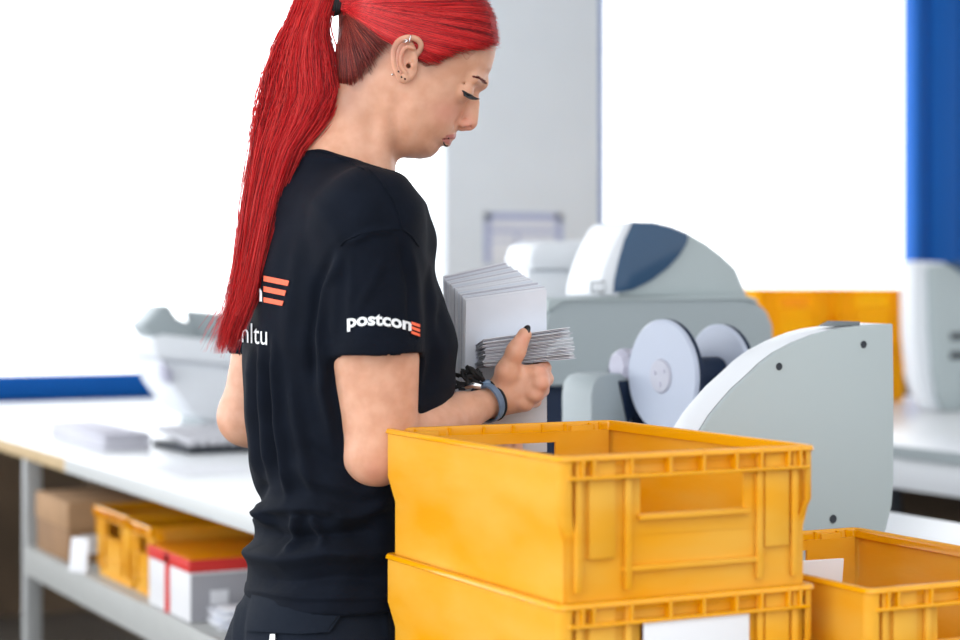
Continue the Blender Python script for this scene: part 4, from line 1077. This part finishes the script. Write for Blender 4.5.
lm.build('eyelashes', M['black'], person, 180)
def ball(p, r, name, m): MB().lathe([(0,-r)]+[(r*math.cos(a), r*math.sin(a)) for a in np.linspace(-1.3,1.3,7)]+[(0,r)], tuple(p), 'z', 12).build(name, m, person, 180)
for x, y in ((401.5,77),(405,79),(398.5,71.5)): ball(hitp(x, y, .0004)-P0, .0013, 'ear_stud', M['black'])
ball(hitp(392.5,74.5,.001)-P0, .0016, 'ear_stud', M['metal'])
for (x, y, dx) in ((410,39,0), (404.5,41,1)):
    cen = hitp(x, y, .001)-P0
    MB().tube([cen+np.array([.0012*math.sin(a)*(1-dx)+.004*math.cos(a)*dx, -.0025*math.cos(a), .0052*math.sin(a)*(1-.7*dx)]) for a in np.linspace(0,6.28,20,endpoint=False)], .0008, 6, True).build('ear_ring', M['metal'], person, 180)
cen = hitp(446.5,141.5,.001)-P0
MB().tube([cen+np.array([.0040*math.cos(a), -.001, .0062*math.sin(a)]) for a in np.linspace(.6,5.2,18)], .0010, 6).build('lip_ring', M['black'], person, 180)
# nails
def nail(p, u, w, nn, a, b, name='fingernail'):
    bm = bmesh.new(); bmesh.ops.create_uvsphere(bm, u_segments=16, v_segments=10, radius=1); u = np.array(u, float); u /= np.linalg.norm(u); w = np.array(w, float); w -= u*(w@u); w /= np.linalg.norm(w); nn = np.cross(u, w)
    for v in bm.verts: q = np.array(v.co); v.co = Vector(p+u*q[0]*a+w*q[1]*b+nn*q[2]*.0022)
    me = bpy.data.meshes.new(name); bm.to_mesh(me); bm.free(); tag(link(name, me, M['black'], person, 180), 'black painted fingernail')
nail(C(526.2,330.5,2.6835)-P0, C(528,326,2.69)-C(523,337,2.686), (.9,-.2,.5), None, .0085, .0062, 'thumbnail')

# ---- wristband
ax = np.array(wr)-np.array(c(420,436,2.605)); ax /= np.linalg.norm(ax); u_ = np.cross(ax, [0,0,1.]); u_ /= np.linalg.norm(u_); v_ = np.cross(u_, ax)
wc = np.array(c(487,402.5,2.702))
def wring(o, r, a): return wc+ax*o+u_*r*math.cos(a)+v_*r*math.sin(a)-P0
m_ = MB(); n = 48; pr_ = [(-.0055,.0225),(-.005,.0248),(0,.0254),(.005,.0248),(.0055,.0225)]
rings = [[m_.bm.verts.new(wring(o, r*1.13, 2*math.pi*i/n)) for i in range(n)] for o, r in pr_]
for i in range(len(rings)):
    a_, b_ = rings[i], rings[(i+1)%len(rings)]
    for j in range(n): m_.bm.faces.new((a_[j], a_[(j+1)%n], b_[(j+1)%n], b_[j]))
bmesh.ops.recalc_face_normals(m_.bm, faces=m_.bm.faces)
wb = m_.build('wristband', M['band'], person, 60)
MB().tube([wring(.0074, .0275, 2*math.pi*i/40) for i in range(40)], .0022, 8, True).build('black_cord', M['blackcloth'], wb, 180)
MB().tube([C(466,386,2.70)-P0, C(473,384.5,2.695)-P0, C(481,386,2.695)-P0], .0052, 12).build('clasp', M['metal'], wb, 60)
MB().tube([C(481,385,2.70)-P0, C(488,384,2.70)-P0, C(495,386,2.70)-P0], [.005,.0065,.004], 12).build('bead', M['band'], wb, 60)
m_ = MB()
for i in range(16):
    a = C(481+RNG.normal(0,3), 380+RNG.normal(0,2.5), 2.70+RNG.normal(0,.004))-P0; b = C(471+RNG.normal(0,6), 370+RNG.normal(0,5), 2.70+RNG.normal(0,.006))-P0; mid = (a+b)/2+RNG.normal(0,.004,3)
    m_.tube(smooth_pts([a, mid, b, b*.6+a*.4+RNG.normal(0,.003,3)], [1,1,1,1])[0], .0022, 6)
for i in range(8):
    a = C(458+RNG.normal(0,3), 384+RNG.normal(0,3), 2.695)-P0; b = C(470, 385, 2.70)-P0; m_.tube([a, (a+b)/2+RNG.normal(0,.002,3), b], [.0025,.002,.002], 6)
m_.build('black_bow', M['blackcloth'], wb, 180)

# ---- letters in her hands: each its own thing
def sheet(qa, th, name, m, bend=0):
    """qa: 4 corners (viewer-aligned frame), thickness vector th"""
    o_ = room(qa.mean(axis=0)); bm = bmesh.new(); n = 6
    cols = [[], []]
    for s in (0, 1):
        for i in range(n+1):
            u = i/n; top = qa[0]*(1-u)+qa[1]*u; bot = qa[3]*(1-u)+qa[2]*u; off = th*s+np.cross(th, qa[1]-qa[0])*0+th/np.linalg.norm(th)*bend*math.sin(math.pi*u)
            cols[s].append((bm.verts.new(room(top+off)-o_), bm.verts.new(room(bot+off)-o_)))
    for i in range(n):
        (a, b), (c_, d) = cols[0][i], cols[0][i+1]; (e, f), (g_, h) = cols[1][i], cols[1][i+1]
        for q in ((a,b,d,c_), (e,g_,h,f), (a,c_,g_,e), (b,f,h,d)): bm.faces.new(q)
    for i in (0, n):
        (a, b), (e, f) = cols[0][i], cols[1][i]; bm.faces.new((a,e,f,b))
    bmesh.ops.recalc_face_normals(bm, faces=bm.faces)
    me = bpy.data.meshes.new(name); bm.to_mesh(me); bm.free(); o = link(name, me, m); o.location = o_; return o
def stack(front, back, n, mats, name, first, rest, group, jit, bend=0, fill=.62, extra=None):
    fr = np.array([C(*p) for p in front]); bk = np.array([C(*p) for p in back])
    tv = (bk-fr).mean(axis=0)/n
    nrm_ = np.cross(fr[1]-fr[0], fr[3]-fr[0]); nrm_ /= np.linalg.norm(nrm_)
    if nrm_@tv < 0: nrm_ = -nrm_
    th = nrm_*max(.0007, abs(nrm_@tv)*fill)
    for i in range(n):
        q = fr+(bk-fr)*i/max(1, n-1); e1 = (q[1]-q[0]); e1 = e1/np.linalg.norm(e1); e2 = (q[3]-q[0]); e2 = e2/np.linalg.norm(e2)
        if i: q = q+e1*random.uniform(-jit, jit)+e2*random.uniform(-jit, jit)*.8
        o = sheet(q, th, name, mats[i % len(mats)] if i else mats[0], bend)
        tag(o, first if i == 0 else rest, 'envelope', group)
# big stack behind: front face towards the viewer
stack([(466,300,2.735),(546.5,289,2.745),(547,452,2.775),(463,456,2.765)], [(443,277,2.85),(504,262.5,2.86),(508,452,2.87),(448,452,2.87)], 34,
      [M['paper3'], M['paper'], M['paper2'], M['paper'], M['paper3']], 'envelope', 'foremost large white envelope of the upright stack the woman holds against her body',
      'large white envelope in the upright fanned stack the woman holds against her body', 'upright stack of large envelopes in her left hand', .0015, fill=.55)
# thin bundle under the thumb: flat letters, long edges towards the viewer
stack([(484,339,2.707),(570,327,2.72),(556,331,2.83),(462,354,2.83)], [(484,366,2.707),(575,358,2.72),(560,357,2.83),(462,372,2.83)], 22,
      [M['paper'], M['paper2'], M['paper3'], M['paper'], M['paper2']], 'envelope', 'topmost letter of the thin bundle under the woman\'s thumb',
      'small white letter in the thin bundle gripped under the woman\'s thumb', 'thin bundle of letters in her right hand', .0028, fill=.5)

# ------------------------------------------------------------------ light
sc = bpy.context.scene
w = bpy.data.worlds.new('world'); sc.world = w; w.use_nodes = True; nt = w.node_tree; N = nt.nodes; L = nt.links
bg = N['Background']; tc = N.new('ShaderNodeTexCoord'); dt = N.new('ShaderNodeVectorMath'); dt.operation = 'DOT_PRODUCT'
L.new(tc.outputs['Generated'], dt.inputs[0]); dt.inputs[1].default_value = (-.62, .72, .30)
mr = N.new('ShaderNodeMapRange'); mr.inputs[1].default_value = -.7; mr.inputs[2].default_value = .75; mr.inputs[3].default_value = .90; mr.inputs[4].default_value = 3.0
L.new(dt.outputs['Value'], mr.inputs[0]); L.new(mr.outputs[0], bg.inputs[1]); bg.inputs[0].default_value = (.94,.97,1,1)
sc.view_settings.view_transform = 'Standard'; sc.view_settings.look = 'None'; sc.view_settings.gamma = 1; sc.view_settings.exposure = 0.45
sc.view_settings.use_curve_mapping = False
# ------------------------------------------------------------------ camera
cam = bpy.data.cameras.new('camera'); co = bpy.data.objects.new('camera', cam); COL.objects.link(co)
cam.sensor_width = 36; cam.lens = F/960*36; co.location = (0,0,HC); co.rotation_euler = (math.pi/2, 0, -TH)
cam.shift_y = -40/960; cam.clip_start = .05
cam.dof.use_dof = True; cam.dof.focus_distance = 2.66; cam.dof.aperture_fstop = 3.0
sc.camera = co
